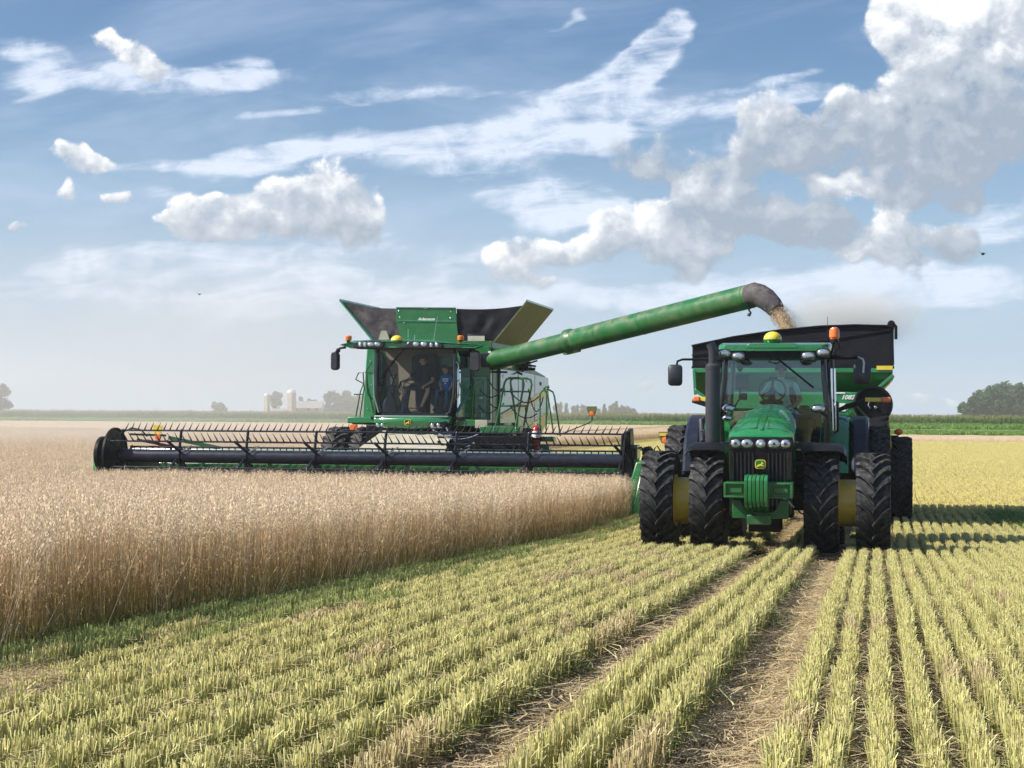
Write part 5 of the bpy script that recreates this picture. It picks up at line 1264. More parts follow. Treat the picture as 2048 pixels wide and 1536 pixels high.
# ---- unloading auger: from the left flank out over the grain cart
def CL(x, y, z):   # world to combine frame
    dx, dy = x - C0[0], y - C0[1]; return V3((dx * CA - dy * SA, dx * SA + dy * CA, z))
A0, A1 = CL(-.55, 41.6, 3.60), CL(5.12, 35.6, 4.84)
d = (A1 - A0).normalized(); AJ = A0 + (A1 - A0) * .345
au = empty('unloading_auger', (0, 0, 0), 0, None, None); au.parent = CB
k = MB().cyl(A0 - d * .5, AJ, .235, .235, 28); k.build('inner_tube', GREEN_D, au)
k = MB().cyl(AJ - d * .05, A1, .262, .262, 28); k.build('outer_tube', GREEN_T, au)
k = MB().cyl(AJ - d * .10, AJ + d * .02, .30, .30, 28); k.cyl(AJ + d * .02, AJ + d * .14, .30, .262, 28); q = AJ + V3((0, 0, -.27)); k.bar(q - d * .2, q + d * .25, .16, .05); k.build('tube_collar', GREEN_D, au)
k = MB()
for t in (.62, .985): c = A0 + (A1 - A0) * t; k.cyl(c, c + d * .03, .268, n=28)
k.build('tube_band', GREEN_C, au)
k = MB(); up_ = V3((0, 0, 1)) - d * d.z; up_.normalize(); k.bar(AJ + d * .2 + up_ * .262, A1 - d * .1 + up_ * .262, .05, .012, up=tuple(up_)); k.build('top_seam', GREEN_C, au)
for t_ in (.46, .74, .87): c = A0 + (A1 - A0) * t_; MB().cyl(c, c + d * .012, .2645, n=28).build('weld_seam', GREEN_D, au)
side = V3((d.x, d.y, 0)).normalized()
pts = [A1 - d * .02, A1 + side * .10 + V3((0, 0, .03)), A1 + side * .24 + V3((0, 0, .0)), A1 + side * .42 + V3((0, 0, -.09)), A1 + side * .58 + V3((0, 0, -.22)), A1 + side * .68 + V3((0, 0, -.33))]
k = MB().tube(pts, .25, 20, rr=[.265, .262, .25, .235, .21, .185]); k.build('rubber_spout', CANVAS_D, au, angle=60)
k = MB(); q = A1 + V3((0, 0, -.30)) - d * .05; k.tube([q + V3((0, 0, .06)), q, q + side * .05 + V3((0, 0, -.05)), q + side * .02 + V3((0, 0, -.10))], .02); k.ell(q + V3((0, 0, -.09)), (.04, .03, .04)); k.build('spout_hook', CHAR, au)
k = MB().cyl(A0 - d * .55 + V3((0, 0, -.5)), A0 - d * .35 + V3((0, 0, .28)), .33, .27, 24); k.box(tuple(A0 - d * .6 - V3((.15, .3, .5))), tuple(A0 - d * .6 + V3((.2, .3, .28)))); k.build('auger_elbow', GREEN, au, bevel=.02)
# ---- ladder and rails on the right
def rails(name, pts_list, r, m, parent): 
    k = MB()
    for p in pts_list: k.tube(p, r, 8)
    return k.build(name, m, parent)
def arch(x0, z0, x1, z1, x2, x3, y, yy=None):
    yy = y if yy is None else yy
    return [(x0, y, z0), (x0 + (x1 - x0) * .9, y, z1 - .12), (x1 + .03, y, z1 - .03), (x1 + .12, y, z1), (x2 - .12, yy, z1), (x2 - .03, yy, z1 - .04), (x2, yy, z1 - .16), (x3, yy, z0)]
rails('ladder_rail', [arch(2.48, 1.96, 2.72, 3.16, 3.18, 2.98, 3.1), arch(2.95, 1.96, 2.75, 3.16, 3.30, 3.10, 3.45, 3.45)], .027, GREEN, CB)
k = MB().tube([(2.62, 3.1, 2.83), (3.08, 3.1, 2.83)], .022); k.tube([(2.58, 3.1, 2.48), (3.02, 3.1, 2.48)], .022); k.tube([(3.1, 3.1, 2.83), (3.24, 3.45, 2.83)], .02); k.tube([(3.02, 3.1, 2.48), (3.16, 3.45, 2.48)], .02); k.build('ladder_rung', GREEN, CB)
rails('inner_ladder_rail', [[(1.76, 3.6, 2.08), (1.80, 3.6, 2.9), (1.86, 3.6, 3.12), (1.96, 3.6, 3.14), (2.06, 3.6, 3.05), (2.06, 3.6, 2.1)]], .014, GREEN_C, CB)
k = MB()
for z in (2.4, 2.75): k.tube([(1.79, 3.6, z), (2.06, 3.6, z)], .012)
k.build('ladder_rung', GREEN_C, CB)
rails('folding_rail', [[(3.56, 3.2, 1.8), (3.56, 3.2, 2.78), (3.62, 3.2, 2.86), (3.70, 3.2, 2.84), (3.76, 3.2, 2.7), (3.90, 3.2, 1.8)], [(3.72, 3.3, 2.9), (3.86, 3.3, 2.82), (3.90, 3.3, 2.7), (4.05, 3.3, 1.75)], [(3.70, 3.25, 1.9), (3.72, 3.25, 2.9)]], .020, GREEN, CB)
MB().cyl((3.72, 3.28, 2.92), (3.72, 3.28, 2.96), .06, n=12).build('rail_cap', GREEN, CB)
def cat(a, b, sag, n=10):
    a, b = V3(a), V3(b); return [a.lerp(b, i/n) - V3((0, 0, sag * 4 * (i/n) * (1 - i/n))) for i in range(n + 1)]
rails('hydraulic_hose', [cat((2.2, 3.5, 3.15), (2.65, 3.3, 2.98), .20), cat((1.98, 3.5, 2.9), (2.60, 3.4, 2.92), .22), cat((2.2, 3.5, 2.6), (2.62, 3.4, 2.55), .14), cat((1.95, 3.5, 2.5), (2.5, 3.4, 2.5), .2), cat((2.8, 3.2, 2.85), (3.5, 3.4, 2.72), .22), cat((2.8, 3.2, 2.5), (3.45, 3.4, 2.30), .2), cat((3.25, 3.3, 2.9), (3.62, 3.3, 2.7), .45), [(3.2, 3.2, 2.45), (3.22, 3.2, 2.1), (3.32, 3.2, 1.9), (3.5, 3.2, 1.8)]], .014, HOSE, CB)
# warning lamp on its long arm
k = MB().tube([(3.9, 3.0, 1.82), (4.2, 2.2, 1.80), (4.45, 1.8, 1.86), (5.05, 1.5, 2.08), (5.13, 1.5, 2.14), (5.13, 1.5, 2.26)], .013, 6)
arm = k.build('lamp_arm', BLACK, CB)
MB().prism([(5.00, 2.47), (5.24, 2.47), (5.23, 2.37), (5.18, 2.25), (5.07, 2.25), (5.01, 2.37)], 'y', 1.5, 1.53).build('lamp_plate', OLIVE, arm, bevel=.006)
MB().lathe([(1.44, .02), (1.445, .05), (1.46, .058), (1.50, .058)], (5.13, 0, 2.30), 'y', 18).build('marker_light', ORANGE, arm)
# the extinguisher stands in a holder
fe = MB().lathe([(1.42, .085), (1.45, .098), (1.90, .098), (1.97, .07), (2.0, .035), (2.02, .03)], (3.55, 2.78, 0), 'z', 20)
FE = empty('fire_extinguisher', (0, 0, 0), 0, 'red and white fire extinguisher standing by the ladder of the combine', 'fire extinguisher')
q = V3((3.55, 2.78, 0)); wx = C0[0] + q.x * CA + q.y * SA; wy = C0[1] - q.x * SA + q.y * CA
FE.location = (wx, wy, 0); FE.rotation_euler = (0, 0, -ALPHA)
k = MB().lathe([(1.42, .085), (1.45, .098), (1.90, .098), (1.97, .07), (2.0, .035), (2.02, .03)], (0, 0, 0), 'z', 20).build('cylinder', RED, FE)
k = MB().lathe([(1.72, .0995), (1.72, .101), (1.88, .101), (1.88, .0995)], (0, 0, 0), 'z', 20, close=True).build('label_band', WHITE, FE)
k = MB().lathe([(1.66, .0995), (1.66, .104), (1.71, .104), (1.71, .0995)], (0, 0, 0), 'z', 20, close=True).build('strap', BLACK, FE)
k = MB().box((-.03, -.03, 2.01), (.03, .03, 2.06)); k.bar((-.06, 0, 2.07), (.08, 0, 2.10), .02, .02); k.build('valve', CREAM, FE)
MB().tube([(.03, 0, 2.04), (.12, -.02, 1.98), (.13, -.02, 1.8), (.11, -.02, 1.6)], .012, 6).build('hose', BLACK, FE)
k = MB().box((3.42, 2.66, 1.36), (3.68, 2.92, 1.42)); k.build('extinguisher_holder', GREEN, CB)

# ================================================================== THE HEADER
HD = empty('combine_header', (C0[0], C0[1], 0.0), -ALPHA, 'twelve metre wide grain header with a dark tined reel on the front of the combine', 'combine header')
HX0, HX1 = -6.15, 6.20
RC, RR = 1.25, .60
k = MB().cyl((HX0+.2, 0, RC), (HX1-.1, 0, RC), .155, n=28); 
rt = k.build('reel_tube', NAVY, HD)
TH = [96, 36, -24, -84, -144, 156]
SPX = [-4.38, -2.72, -1.05, .62, 2.28, 3.95]
def bp(th, r=RR): return (math.sin(0) , math.cos(R(th)) * -r, RC + math.sin(R(th)) * r)
# tine bars
tine_me = None
def tine_mesh(up):
    k = MB().tube([(0, 0, 0), (up[0]*.35, up[1]*.3, up[2]*.35), (up[0]*.75, up[1]*.7, up[2]*.72), up], .016, 5, rr=[.020, .015, .009, .004]); me = bpy.data.meshes.new('tine'); me.from_pydata([tuple(v) for v in k.v], [], k.f); me.materials.append(NAVY); return me
for bi, th in enumerate(TH):
    y, z = -math.cos(R(th)) * RR, RC + math.sin(R(th)) * RR
    if bi == 5: z = 1.455; y = .55
    k = MB().cyl((HX0+.25, y, z), (HX1-.08, y, z), .021, n=8)
    bar = k.build('reel_bat', NAVY, HD)
    up = {0: (.095, -.02, .185), 1: (-.085, -.10, .21), 5: (.0, .02, -.11)}.get(bi, (0, -.05, -.24))
    if bi in (0, 1, 5):
        me = tine_mesh(up)
        for i in range(75):
            t = bpy.data.objects.new('tine', me); COL.objects.link(t); t.parent = bar; t.location = (HX0 + .35 + i * .1605 + random.gauss(0, .004), y, z); t.rotation_euler = (random.gauss(0, .05), random.gauss(0, .04), 0)
    else:
        k = MB()
        for i in range(75):
            x = HX0 + .35 + i * .1605; k.tube([(x, y, z), (x, y - .03, z - .12), (x, y - .05, z - .24)], .01, 4)
        o = k.build('tine_row', NAVY, bar); o['kind'] = 'stuff'
for x in SPX + [HX0 + .3, HX1 - .14]:
    k = MB()
    k.cyl((x-.05, 0, RC), (x+.05, 0, RC), .19, n=16)
    for bi, th in enumerate(TH):
        y, z = -math.cos(R(th)) * RR, RC + math.sin(R(th)) * RR
        if bi == 5: z = 1.455; y = .55
        k.bar((x + (.10 if bi % 2 else -.03), y * .15, RC + (z - RC) * .15), (x - (.10 if bi == 1 else 0), y, z), .035, .055)
        k.ell((x - (.10 if bi == 1 else 0), y, z), (.035, .035, .035), 8, 5)
    sp = k.build('reel_spider', NAVY, HD)
    if x in SPX:
        k = MB().bar((x + .12, -.2, RC + .12), (x + .34, -.1, RC + .26), .02, .03); k.bar((x - .02, -.22, RC - .1), (x - .26, -.35, RC - .34), .02, .035); k.build('spider_arm', STEEL, sp)
        k = MB().prism([(x - .2, .62), (x + .2, .62), (x + .05, 1.05), (x - .12, 1.05)], 'y', .2, .25); k.build('spider_shield', BLACK, sp)
# end discs
for x, m in ((HX0 + .12, BLACK), (HX1 - .03, BLACK)):
    k = MB().lathe([(-.02, .66), (-.02, .02)], (x, 0, RC), 'x', 40); k.lathe([(-.02, .66), (.03, .66), (.03, .64), (.0, .62), (.0, .02)], (x, 0, RC), 'x', 40); dsk = k.build('reel_end_disc', m, HD)
    k = MB()
    for i in range(40):
        a, r_ = random.uniform(0, 6.28), random.uniform(.2, .6); k.cyl((x - .03, math.cos(a)*r_, RC + math.sin(a)*r_), (x + .02, math.cos(a)*r_, RC + math.sin(a)*r_), .012, n=6)
    k.build('disc_bolts', CHAR, dsk)
# frame, back sheet, drapers, knife
k = MB().box((HX0, 1.2, .35), (HX1, 1.28, 1.30)); k.build('back_sheet', GREEN_D, HD, bevel=.01)
k = MB().box((HX0, 1.15, 1.30), (HX1, 1.42, 1.40)); k.build('top_beam', PALEM, HD, bevel=.02)  # pale colour paints the sheen along the beam's top
for xa, xb in ((HX0+.1, -.55), (1.75, HX1-.1)):
    k = MB().hexa([(xa, -.55, .22), (xb, -.55, .22), (xb, 1.15, .42), (xa, 1.15, .42), (xa, -.55, .26), (xb, -.55, .26), (xb, 1.15, .46), (xa, 1.15, .46)]); k.build('draper_belt', BLACK, HD)
k = MB().box((HX0+.1, .5, .62), (HX1-.1, .56, 1.08)); k.build('lower_shield', GREEN, HD, bevel=.01)
k = MB().box((HX0+.05, -.75, .16), (HX1-.05, -.58, .24)); kb = k.build('cutter_bar', CHAR, HD)
k = MB()
for i in range(160): x = HX0 + .1 + i * .077; k.add([(x-.012, -.72, .19), (x+.012, -.72, .19), (x, -.86, .18), (x, -.72, .22)], [(0, 1, 2), (0, 3, 1), (1, 3, 2), (0, 2, 3)])
o = k.build('knife_guard', CHAR, kb, smooth=False); o['kind'] = 'stuff'
# feeder house
k = MB().loft([[(-.55, 1.25, .45), (1.75, 1.25, .45), (1.75, 1.25, 1.36), (-.55, 1.25, 1.36)], [(-.2, 3.2, 1.0), (1.35, 3.2, 1.0), (1.35, 3.2, 1.85), (-.2, 3.2, 1.85)]]); k.build('feeder_house', GREEN_D, HD, bevel=.03)
k = MB().loft([[(-.50, 1.3, 1.385), (1.68, 1.3, 1.385), (1.68, 1.3, 1.40), (-.50, 1.3, 1.40)], [(-.35, 3.1, 1.85), (1.42, 3.1, 1.85), (1.42, 3.1, 1.87), (-.35, 3.1, 1.87)]]); k.build('feeder_cover', CREAM, HD)
k = MB()
for i in range(90):
    c = V3((random.uniform(1.3, 3.6), random.uniform(1.6, 2.6), random.uniform(1.0, 1.62))); d_ = V3((random.gauss(0, .16), random.gauss(0, .1), random.gauss(0, .06))); k.bar(c - d_, c + d_, random.uniform(.02, .08), random.uniform(.02, .08))
k.box((1.6, 2.2, .6), (3.4, 2.6, 1.5)); k.build('drive_assembly', BLACK, HD)
k = MB().tube(cat((1.2, 2.0, 1.9), (2.4, 2.0, 1.85), .2), .02); k.tube(cat((1.5, 2.1, 1.95), (2.2, 2.1, 1.6), .25), .018); k.box((.98, 2.6, 1.93), (1.25, 2.62, 1.96)); k.build('header_hose', CHROME, HD)
k = MB().prism([(1.15, 1.5), (1.18, 1.62), (1.2, 1.62), (1.2, 1.53), (1.4, 1.53), (1.4, 1.49)], 'y', 1.0, 1.03); k.build('gauge_pointer', WHITE, HD)
# left end: divider, arm, lamp
k = MB().loft([[(-6.44, y, z) for y, z in ((-.1, .75), (-.3, .95), (-.3, 1.35), (-.12, 1.62), (.2, 1.68), (.6, 1.6), (.7, .8))], [(-6.30, y, z) for y, z in ((-.15, .7), (-.38, .95), (-.38, 1.38), (-.16, 1.68), (.25, 1.74), (.7, 1.66), (.8, .75))]]); k.build('end_divider', GREEN_C, HD, bevel=.02)
k = MB().lathe([(-.02, .42), (.06, .42), (.06, .05)], (-6.30, -.1, 1.28), 'x', 28); k.box((-6.3, -.4, .4), (-6.1, .9, 1.1)); k.build('end_drive', BLACK, HD)
k = MB().bar((-5.2, 1.2, 1.66), (-3.9, 1.25, 1.42), .07, .09); k.bar((-5.6, .3, 1.62), (-4.9, 1.3, 1.40), .05, .06); k.bar((-5.75, .2, 1.75), (-5.1, .8, 1.72), .06, .05); k.tube([(-5.95, 0, 1.75), (-5.7, .2, 1.9), (-5.5, .3, 1.85), (-5.4, .4, 1.7)], .02); k.build('reel_lift_arm', GREEN_D, HD)
MB().bar((-5.45, .5, 1.60), (-5.0, .9, 1.42), .08, .07).build('lift_cylinder', RED, HD)
k = MB().tube([(-5.2, .6, 1.5), (-5.16, .6, 1.62)], .015); la = k.build('lamp_post', BLACK, HD)
k = MB().prism([(-5.36, 1.98), (-5.10, 1.95), (-5.16, 1.78), (-5.30, 1.76)], 'y', .6, .63).build('lamp_plate', YELLOW_D, la); MB().lathe([(.54, .02), (.545, .07), (.6, .075)], (-5.2, 0, 1.68), 'y', 16).build('marker_light', ORANGE, la)
# right end: dark gearbox column, hoses, green divider shield, lamp
k = MB().box((6.20, -.45, .55), (6.36, .6, 1.55)); k.prism([(-.35, 1.5), (-.45, 1.92), (.05, 1.98), (.25, 1.5)], 'x', 6.2, 6.3); k.bar((6.22, -.5, .6), (6.22, -.55, 1.3), .09, .12)
k.prism([(6.2, .30), (6.36, .42), (6.42, .9), (6.34, 1.3), (6.2, 1.5), (6.12, 1.0)], 'y', -.6, -.3); k.lathe([(-.02, .30), (.08, .30), (.08, .05)], (6.30, 0, 1.32), 'x', 24); k.build('gearbox_column', BLACK, HD, bevel=.02)
k = MB().prism([(6.36, 1.0), (6.48, 1.0), (6.46, 1.32), (6.36, 1.32)], 'y', -.4, -.3); k.box((6.30, -.2, 1.3), (6.42, .3, 1.62)); k.build('gearbox_guard', GREEN, HD, bevel=.02)
k = MB().loft([[(6.13, -.72, .12), (6.92, -.72, .12), (6.92, -.60, 1.27), (6.44, -.60, 1.27)], [(6.25, -.35, .12), (6.95, -.35, .12), (6.95, -.3, 1.30), (6.52, -.3, 1.30)]]); k.build('divider_face', GREEN, HD, bevel=.04)
k = MB().loft([[(6.40, -1.0, .10), (6.70, -1.0, .10), (6.74, -1.0, .40), (6.46, -1.0, .42)], [(6.44, -.6, .08), (6.78, -.6, .08), (6.80, -.6, 1.15), (6.56, -.6, 1.15)], [(6.50, .9, .15), (6.84, .9, .15), (6.84, .9, 1.28), (6.60, .9, 1.28)]]); k.build('divider_shield', GREEN, HD, bevel=.04)
k = MB().loft([[(6.34, -1.0, .12), (6.42, -1.0, .12), (6.46, -1.0, .42), (6.40, -1.0, .45)], [(6.38, -.6, .10), (6.46, -.6, .10), (6.56, -.6, 1.15), (6.44, -.6, 1.15)]]); k.build('divider_edge', GREEN, HD)
k = MB()
for i in range(9):
    x = 6.36 + random.uniform(0, .40); k.tube([(x, 0, 1.25), (x + random.uniform(-.05, .1), -.1, 1.5 + random.uniform(0, .08)), (x + .12, -.12, 1.58 + random.uniform(-.05, .03)), (x + .22, -.1, 1.45), (x + .24, 0, 1.25)], .016, 6)
k.ell((6.60, 0, 1.45), (.10, .08, .13)); k.ell((6.72, 0, 1.40), (.06, .08, .14)); k.build('hose_bundle', HOSE, HD)
for x, z in ((6.5, 1.52), (6.45, 1.28), (6.55, 1.22)): MB().ell((x, -.2, z), (.02, .02, .03)).build('hose_fitting', CHROME, HD)
k = MB().tube([(6.72, 0, 1.36), (6.76, 0, 1.42), (7.0, 0, 1.44), (7.06, 0, 1.50), (7.07, 0, 1.62)], .014, 6); la = k.build('lamp_arm', GREEN_D, HD)
MB().prism([(6.86, 1.91), (7.12, 1.91), (7.11, 1.80), (7.03, 1.66), (6.93, 1.66), (6.87, 1.80)], 'y', 0, .03).build('lamp_plate', OLIVE, la, bevel=.006)
MB().box((6.88, -.012, 1.82), (7.10, 0, 1.88)).build('reflector', YELLOW_D, la)
MB().lathe([(-.06, .02), (-.055, .06), (-.04, .075), (.0, .075)], (7.02, 0, 1.72), 'y', 20).build('marker_light', ORANGE, la)
MB().tube([(6.10, -.9, .28), (6.08, -.92, .5), (6.10, -.9, .78)], .028, 8).build('guide_rod', CREAM, HD)
# ================================================================== THE PEOPLE
def seg_dist(p, a, b):
    ab = b - a; t = max(0, min(1, (p - a).dot(ab) / max(ab.length_squared, 1e-9))); return (p - (a + ab * t)).length
def person(J, frame, base, scale, mats, label, look, hat=None, hair=None, fingers_curl=1.0):
    """J: joints in the vehicle's frame; mats: top, legs, shoes, skin and sleeve / trouser lengths"""
    fx, fy, fz = frame
    bw = (fx + base[0] * CA + base[1] * SA, fy - base[0] * SA + base[1] * CA, fz + base[2])
    e = bpy.data.objects.new('person', None); COL.objects.link(e); e.location = bw; e.rotation_euler = (0, 0, -ALPHA); props(e, label, 'person')
    J = {k: V3(v) - V3(base) for k, v in J.items()}
    s = scale
    vs, es, rad, reg = [], [], [], []
    def add(p, r, parent=None, region='skin'):
        vs.append(V3(p)); rad.append(r * s); reg.append(region); i = len(vs) - 1
        if parent is not None: es.append((parent, i))
        return i
    pel, che, nek, hed = J['pelvis'], J['chest'], J['neck'], J['head']
    i0 = add(pel, .150, None, 'legs')
    i1 = add(pel.lerp(che, .45), .145, i0, 'top'); i2 = add(che, .165, i1, 'top'); i3 = add(che.lerp(nek, .7), .11, i2, 'top')
    i4 = add(nek, .060, i3); up = (hed - nek).normalized()
    i5 = add(hed - up * .06 * s, .070, i4); i6 = add(hed + V3(look) * .012 * s, .098, i5); i7 = add(hed + up * .08 * s, .082, i6)
    nose = add(hed + V3(look) * .105 * s - up * .015 * s, .016, i6)
    for sd in ('l', 'r'):
        sh, el, ha = J['sh_' + sd], J['el_' + sd], J['ha_' + sd]
        a = add(sh, .070, i3, 'top'); b = add(sh.lerp(el, .5), .054, a, 'top'); c = add(el, .043, b, 'arm'); d = add(el.lerp(ha, .5), .038, c, 'arm'); w = add(ha, .026, d, 'skin')
        dr = (ha - el).normalized(); sdv = dr.cross(V3((0, 0, 1)));  sdv = sdv.normalized() if sdv.length > .05 else V3((1, 0, 0)); dn = sdv.cross(dr).normalized()
        if dn.z > 0: dn = -dn
        palm = add(ha + dr * .05 * s, .030, w)
        for f, (off, ln) in enumerate(((-.028, .060), (-.010, .070), (.010, .066), (.027, .052))):
            k0 = ha + dr * .085 * s + sdv * off * s; q = add(k0, .0095, palm); q = add(k0 + (dr * .7 + dn * .7 * fingers_curl).normalized() * ln * .55 * s, .0085, q); add(k0 + (dr * .7 + dn * .7 * fingers_curl).normalized() * ln * .55 * s + (dr * .1 + dn * fingers_curl).normalized() * ln * .5 * s, .0075, q)
        t0 = ha + dr * .035 * s + sdv * (-.038 if sd == 'l' else .038) * s; q = add(t0, .011, palm); add(t0 + (dr * .8 + dn * .5 + sdv * (-.3 if sd == 'l' else .3)).normalized() * .04 * s, .009, q)
        hp, kn, an, to = J['hip_' + sd], J['kn_' + sd], J['an_' + sd], J['to_' + sd]
        a = add(hp, .095, i0, 'legs'); b = add(hp.lerp(kn, .5), .078, a, 'legs'); c = add(kn, .058, b, 'shin'); d = add(kn.lerp(an, .35), .056, c, 'shin'); ee = add(an, .038, d, 'shin'); f = add(an.lerp(to, .3) - V3((0, 0, .03 * s)), .042, ee, 'shoe'); add(to, .032, f, 'shoe')
    me = bpy.data.meshes.new('body'); me.from_pydata([tuple(v) for v in vs], es, []); me.update()
    o = bpy.data.objects.new('body', me); COL.objects.link(o)
    sk = o.modifiers.new('skin', 'SKIN'); sk.use_smooth_shade = True
    for i, v in enumerate(me.skin_vertices[0].data): v.radius = (rad[i], rad[i] * (.78 if reg[i] == 'top' else 1.0)); v.use_root = (i == 0)
    sb = o.modifiers.new('sub', 'SUBSURF'); sb.levels = 2; sb.render_levels = 2
    dg = bpy.context.evaluated_depsgraph_get(); ev = o.evaluated_get(dg); nm = bpy.data.meshes.new_from_object(ev)
    bpy.data.objects.remove(o)
    o = bpy.data.objects.new('body', nm); COL.objects.link(o); o.parent = e
    order = ['skin', 'top', 'legs', 'shoe']; nm.materials.clear()
    for q in (mats['skin'], mats['top'], mats['legs'], mats['shoe']): nm.materials.append(q)
    for p in nm.polygons:
        c = p.center; best, br = 9e9, 'skin'
        for (a, b) in es:
            d_ = seg_dist(c, vs[a], vs[b]) - (rad[a] + rad[b]) * .5
            if d_ < best: best = d_; ra, rb = reg[a], reg[b]; br = rb if (c - vs[b]).length < (c - vs[a]).length else ra; 
        if br == 'arm': br = 'top' if mats.get('long_sleeve') else 'skin'
        if br == 'shin': br = 'legs' if mats.get('long_legs') else 'skin'
        p.material_index = order.index(br)
    nm.shade_smooth()
    for sx in (-1, 1):
        side = V3(look).cross(up).normalized()
        MB().ell(hed + V3(look) * .088 * s + side * sx * .034 * s + up * .012 * s, (.012 * s, .012 * s, .010 * s), 8, 5).build('eye', BLACK, e)
        MB().ell(hed + side * sx * .092 * s - up * .005 * s, (.014 * s, .022 * s, .030 * s), 8, 5).build('ear', mats['skin'], e)
    MB().ell(hed + V3(look) * .096 * s - up * .052 * s, (.026 * s, .012 * s, .007 * s), 8, 5).build('mouth', mat('lips', (.30, .11, .09), .5), e)
    if hair:
        k = MB().ell(hed + up * .035 * s - V3(look) * .018 * s, (.103 * s, .103 * s, .088 * s), 16, 9, z0=-.45); k.build('hair', hair, e)
    if hat:
        k = MB().ell(hed + up * .045 * s, (.112 * s, .112 * s, .095 * s), 18, 9, z0=-.05); c = hed + up * .048 * s + V3(look) * .13 * s; k.ell(c, (.075 * s, .075 * s, .008 * s), 14, 6); k.build('cap', hat, e)
    return e
TEE_B = mat('black_shirt', (.020, .022, .034), .85, vary=.2, vscale=6); SHORTS = mat('grey_shorts', (.05, .05, .055), .85); JEANS = mat('blue_jeans', (.035, .085, .19), .85, vary=.2, vscale=9)
TEE_BL = mat('blue_shirt', (.015, .115, .42), .8, vary=.1); MINT = mat('pale_green_shirt', (.45, .78, .64), .8, vary=.1, vscale=8); SHOE = mat('brown_boots', (.09, .055, .035), .7)
CAP_G = mat('green_cap', (.02, .10, .04), .8); HAIR = mat('brown_hair', (.05, .03, .02), .8); CAP_D = mat('dark_cap', (.05, .055, .05), .8)
person({'pelvis': (.48, 3.75, 2.98), 'chest': (.47, 3.80, 3.28), 'neck': (.47, 3.78, 3.45), 'head': (.47, 3.74, 3.60),
        'sh_l': (.28, 3.78, 3.38), 'el_l': (.14, 3.58, 3.12), 'ha_l': (.06, 3.36, 3.08), 'sh_r': (.66, 3.78, 3.38), 'el_r': (.76, 3.62, 3.10), 'ha_r': (.62, 3.40, 2.98),
        'hip_l': (.40, 3.68, 2.95), 'kn_l': (.10, 3.36, 2.90), 'an_l': (.06, 3.32, 2.46), 'to_l': (.02, 3.18, 2.34), 'hip_r': (.57, 3.68, 2.95), 'kn_r': (.70, 3.36, 2.84), 'an_r': (.56, 3.28, 2.46), 'to_r': (.50, 3.14, 2.34)},
       (C0[0], C0[1], 0), (.45, 3.8, 2.93), 1.0, {'skin': SKIN, 'top': TEE_B, 'legs': SHORTS, 'shoe': SHOE}, 'man in a black shirt and shorts driving the combine', (0.05, -.98, -.12), hair=HAIR)
ch = person({'pelvis': (1.08, 3.72, 2.86), 'chest': (1.08, 3.72, 3.10), 'neck': (1.07, 3.70, 3.24), 'head': (1.06, 3.66, 3.38),
        'sh_l': (.96, 3.70, 3.18), 'el_l': (.93, 3.66, 3.02), 'ha_l': (.98, 3.55, 2.92), 'sh_r': (1.20, 3.70, 3.18), 'el_r': (1.25, 3.66, 3.02), 'ha_r': (1.20, 3.55, 2.90),
        'hip_l': (1.02, 3.66, 2.84), 'kn_l': (.92, 3.42, 2.84), 'an_l': (.88, 3.38, 2.44), 'to_l': (.86, 3.26, 2.36), 'hip_r': (1.14, 3.66, 2.84), 'kn_r': (1.16, 3.42, 2.84), 'an_r': (1.14, 3.38, 2.44), 'to_r': (1.14, 3.26, 2.36)},
       (C0[0], C0[1], 0), (1.08, 3.8, 2.8), .80, {'skin': SKIN, 'top': TEE_BL, 'legs': JEANS, 'shoe': SHOE, 'long_legs': True}, 'child in a blue shirt and jeans sitting beside the combine driver', (-.05, -.98, -.05), hat=CAP_D)
k = MB(); 
for (x0, x1, z) in ((1.00, 1.16, 3.13), (1.01, 1.15, 3.08), (1.06, 1.10, 3.02)): k.box((x0 - 1.08, -.205, z - 2.8), (x1 - 1.08, -.20, z - 2.8 + .025))
k.build('shirt_print', WHITE, ch)
person({'pelvis': (.08, 3.02, 2.28), 'chest': (.06, 3.02, 2.60), 'neck': (.05, 2.99, 2.80), 'head': (.045, 2.93, 2.95),
        'sh_l': (-.15, 3.00, 2.72), 'el_l': (-.27, 2.78, 2.50), 'ha_l': (-.20, 2.45, 2.52), 'sh_r': (.27, 3.00, 2.72), 'el_r': (.38, 2.85, 2.45), 'ha_r': (.27, 2.62, 2.34),
        'hip_l': (-.02, 2.94, 2.24), 'kn_l': (-.14, 2.52, 2.22), 'an_l': (-.14, 2.42, 1.74), 'to_l': (-.15, 2.26, 1.64), 'hip_r': (.18, 2.94, 2.24), 'kn_r': (.28, 2.52, 2.24), 'an_r': (.28, 2.42, 1.74), 'to_r': (.29, 2.26, 1.64)},
       (T0[0], T0[1], .0914), (.05, 3.0, 2.2), 1.0, {'skin': SKIN, 'top': MINT, 'legs': JEANS, 'shoe': SHOE, 'long_legs': True}, 'man in a pale green shirt at the wheel of the tractor', (-.03, -.98, -.12), hair=HAIR)
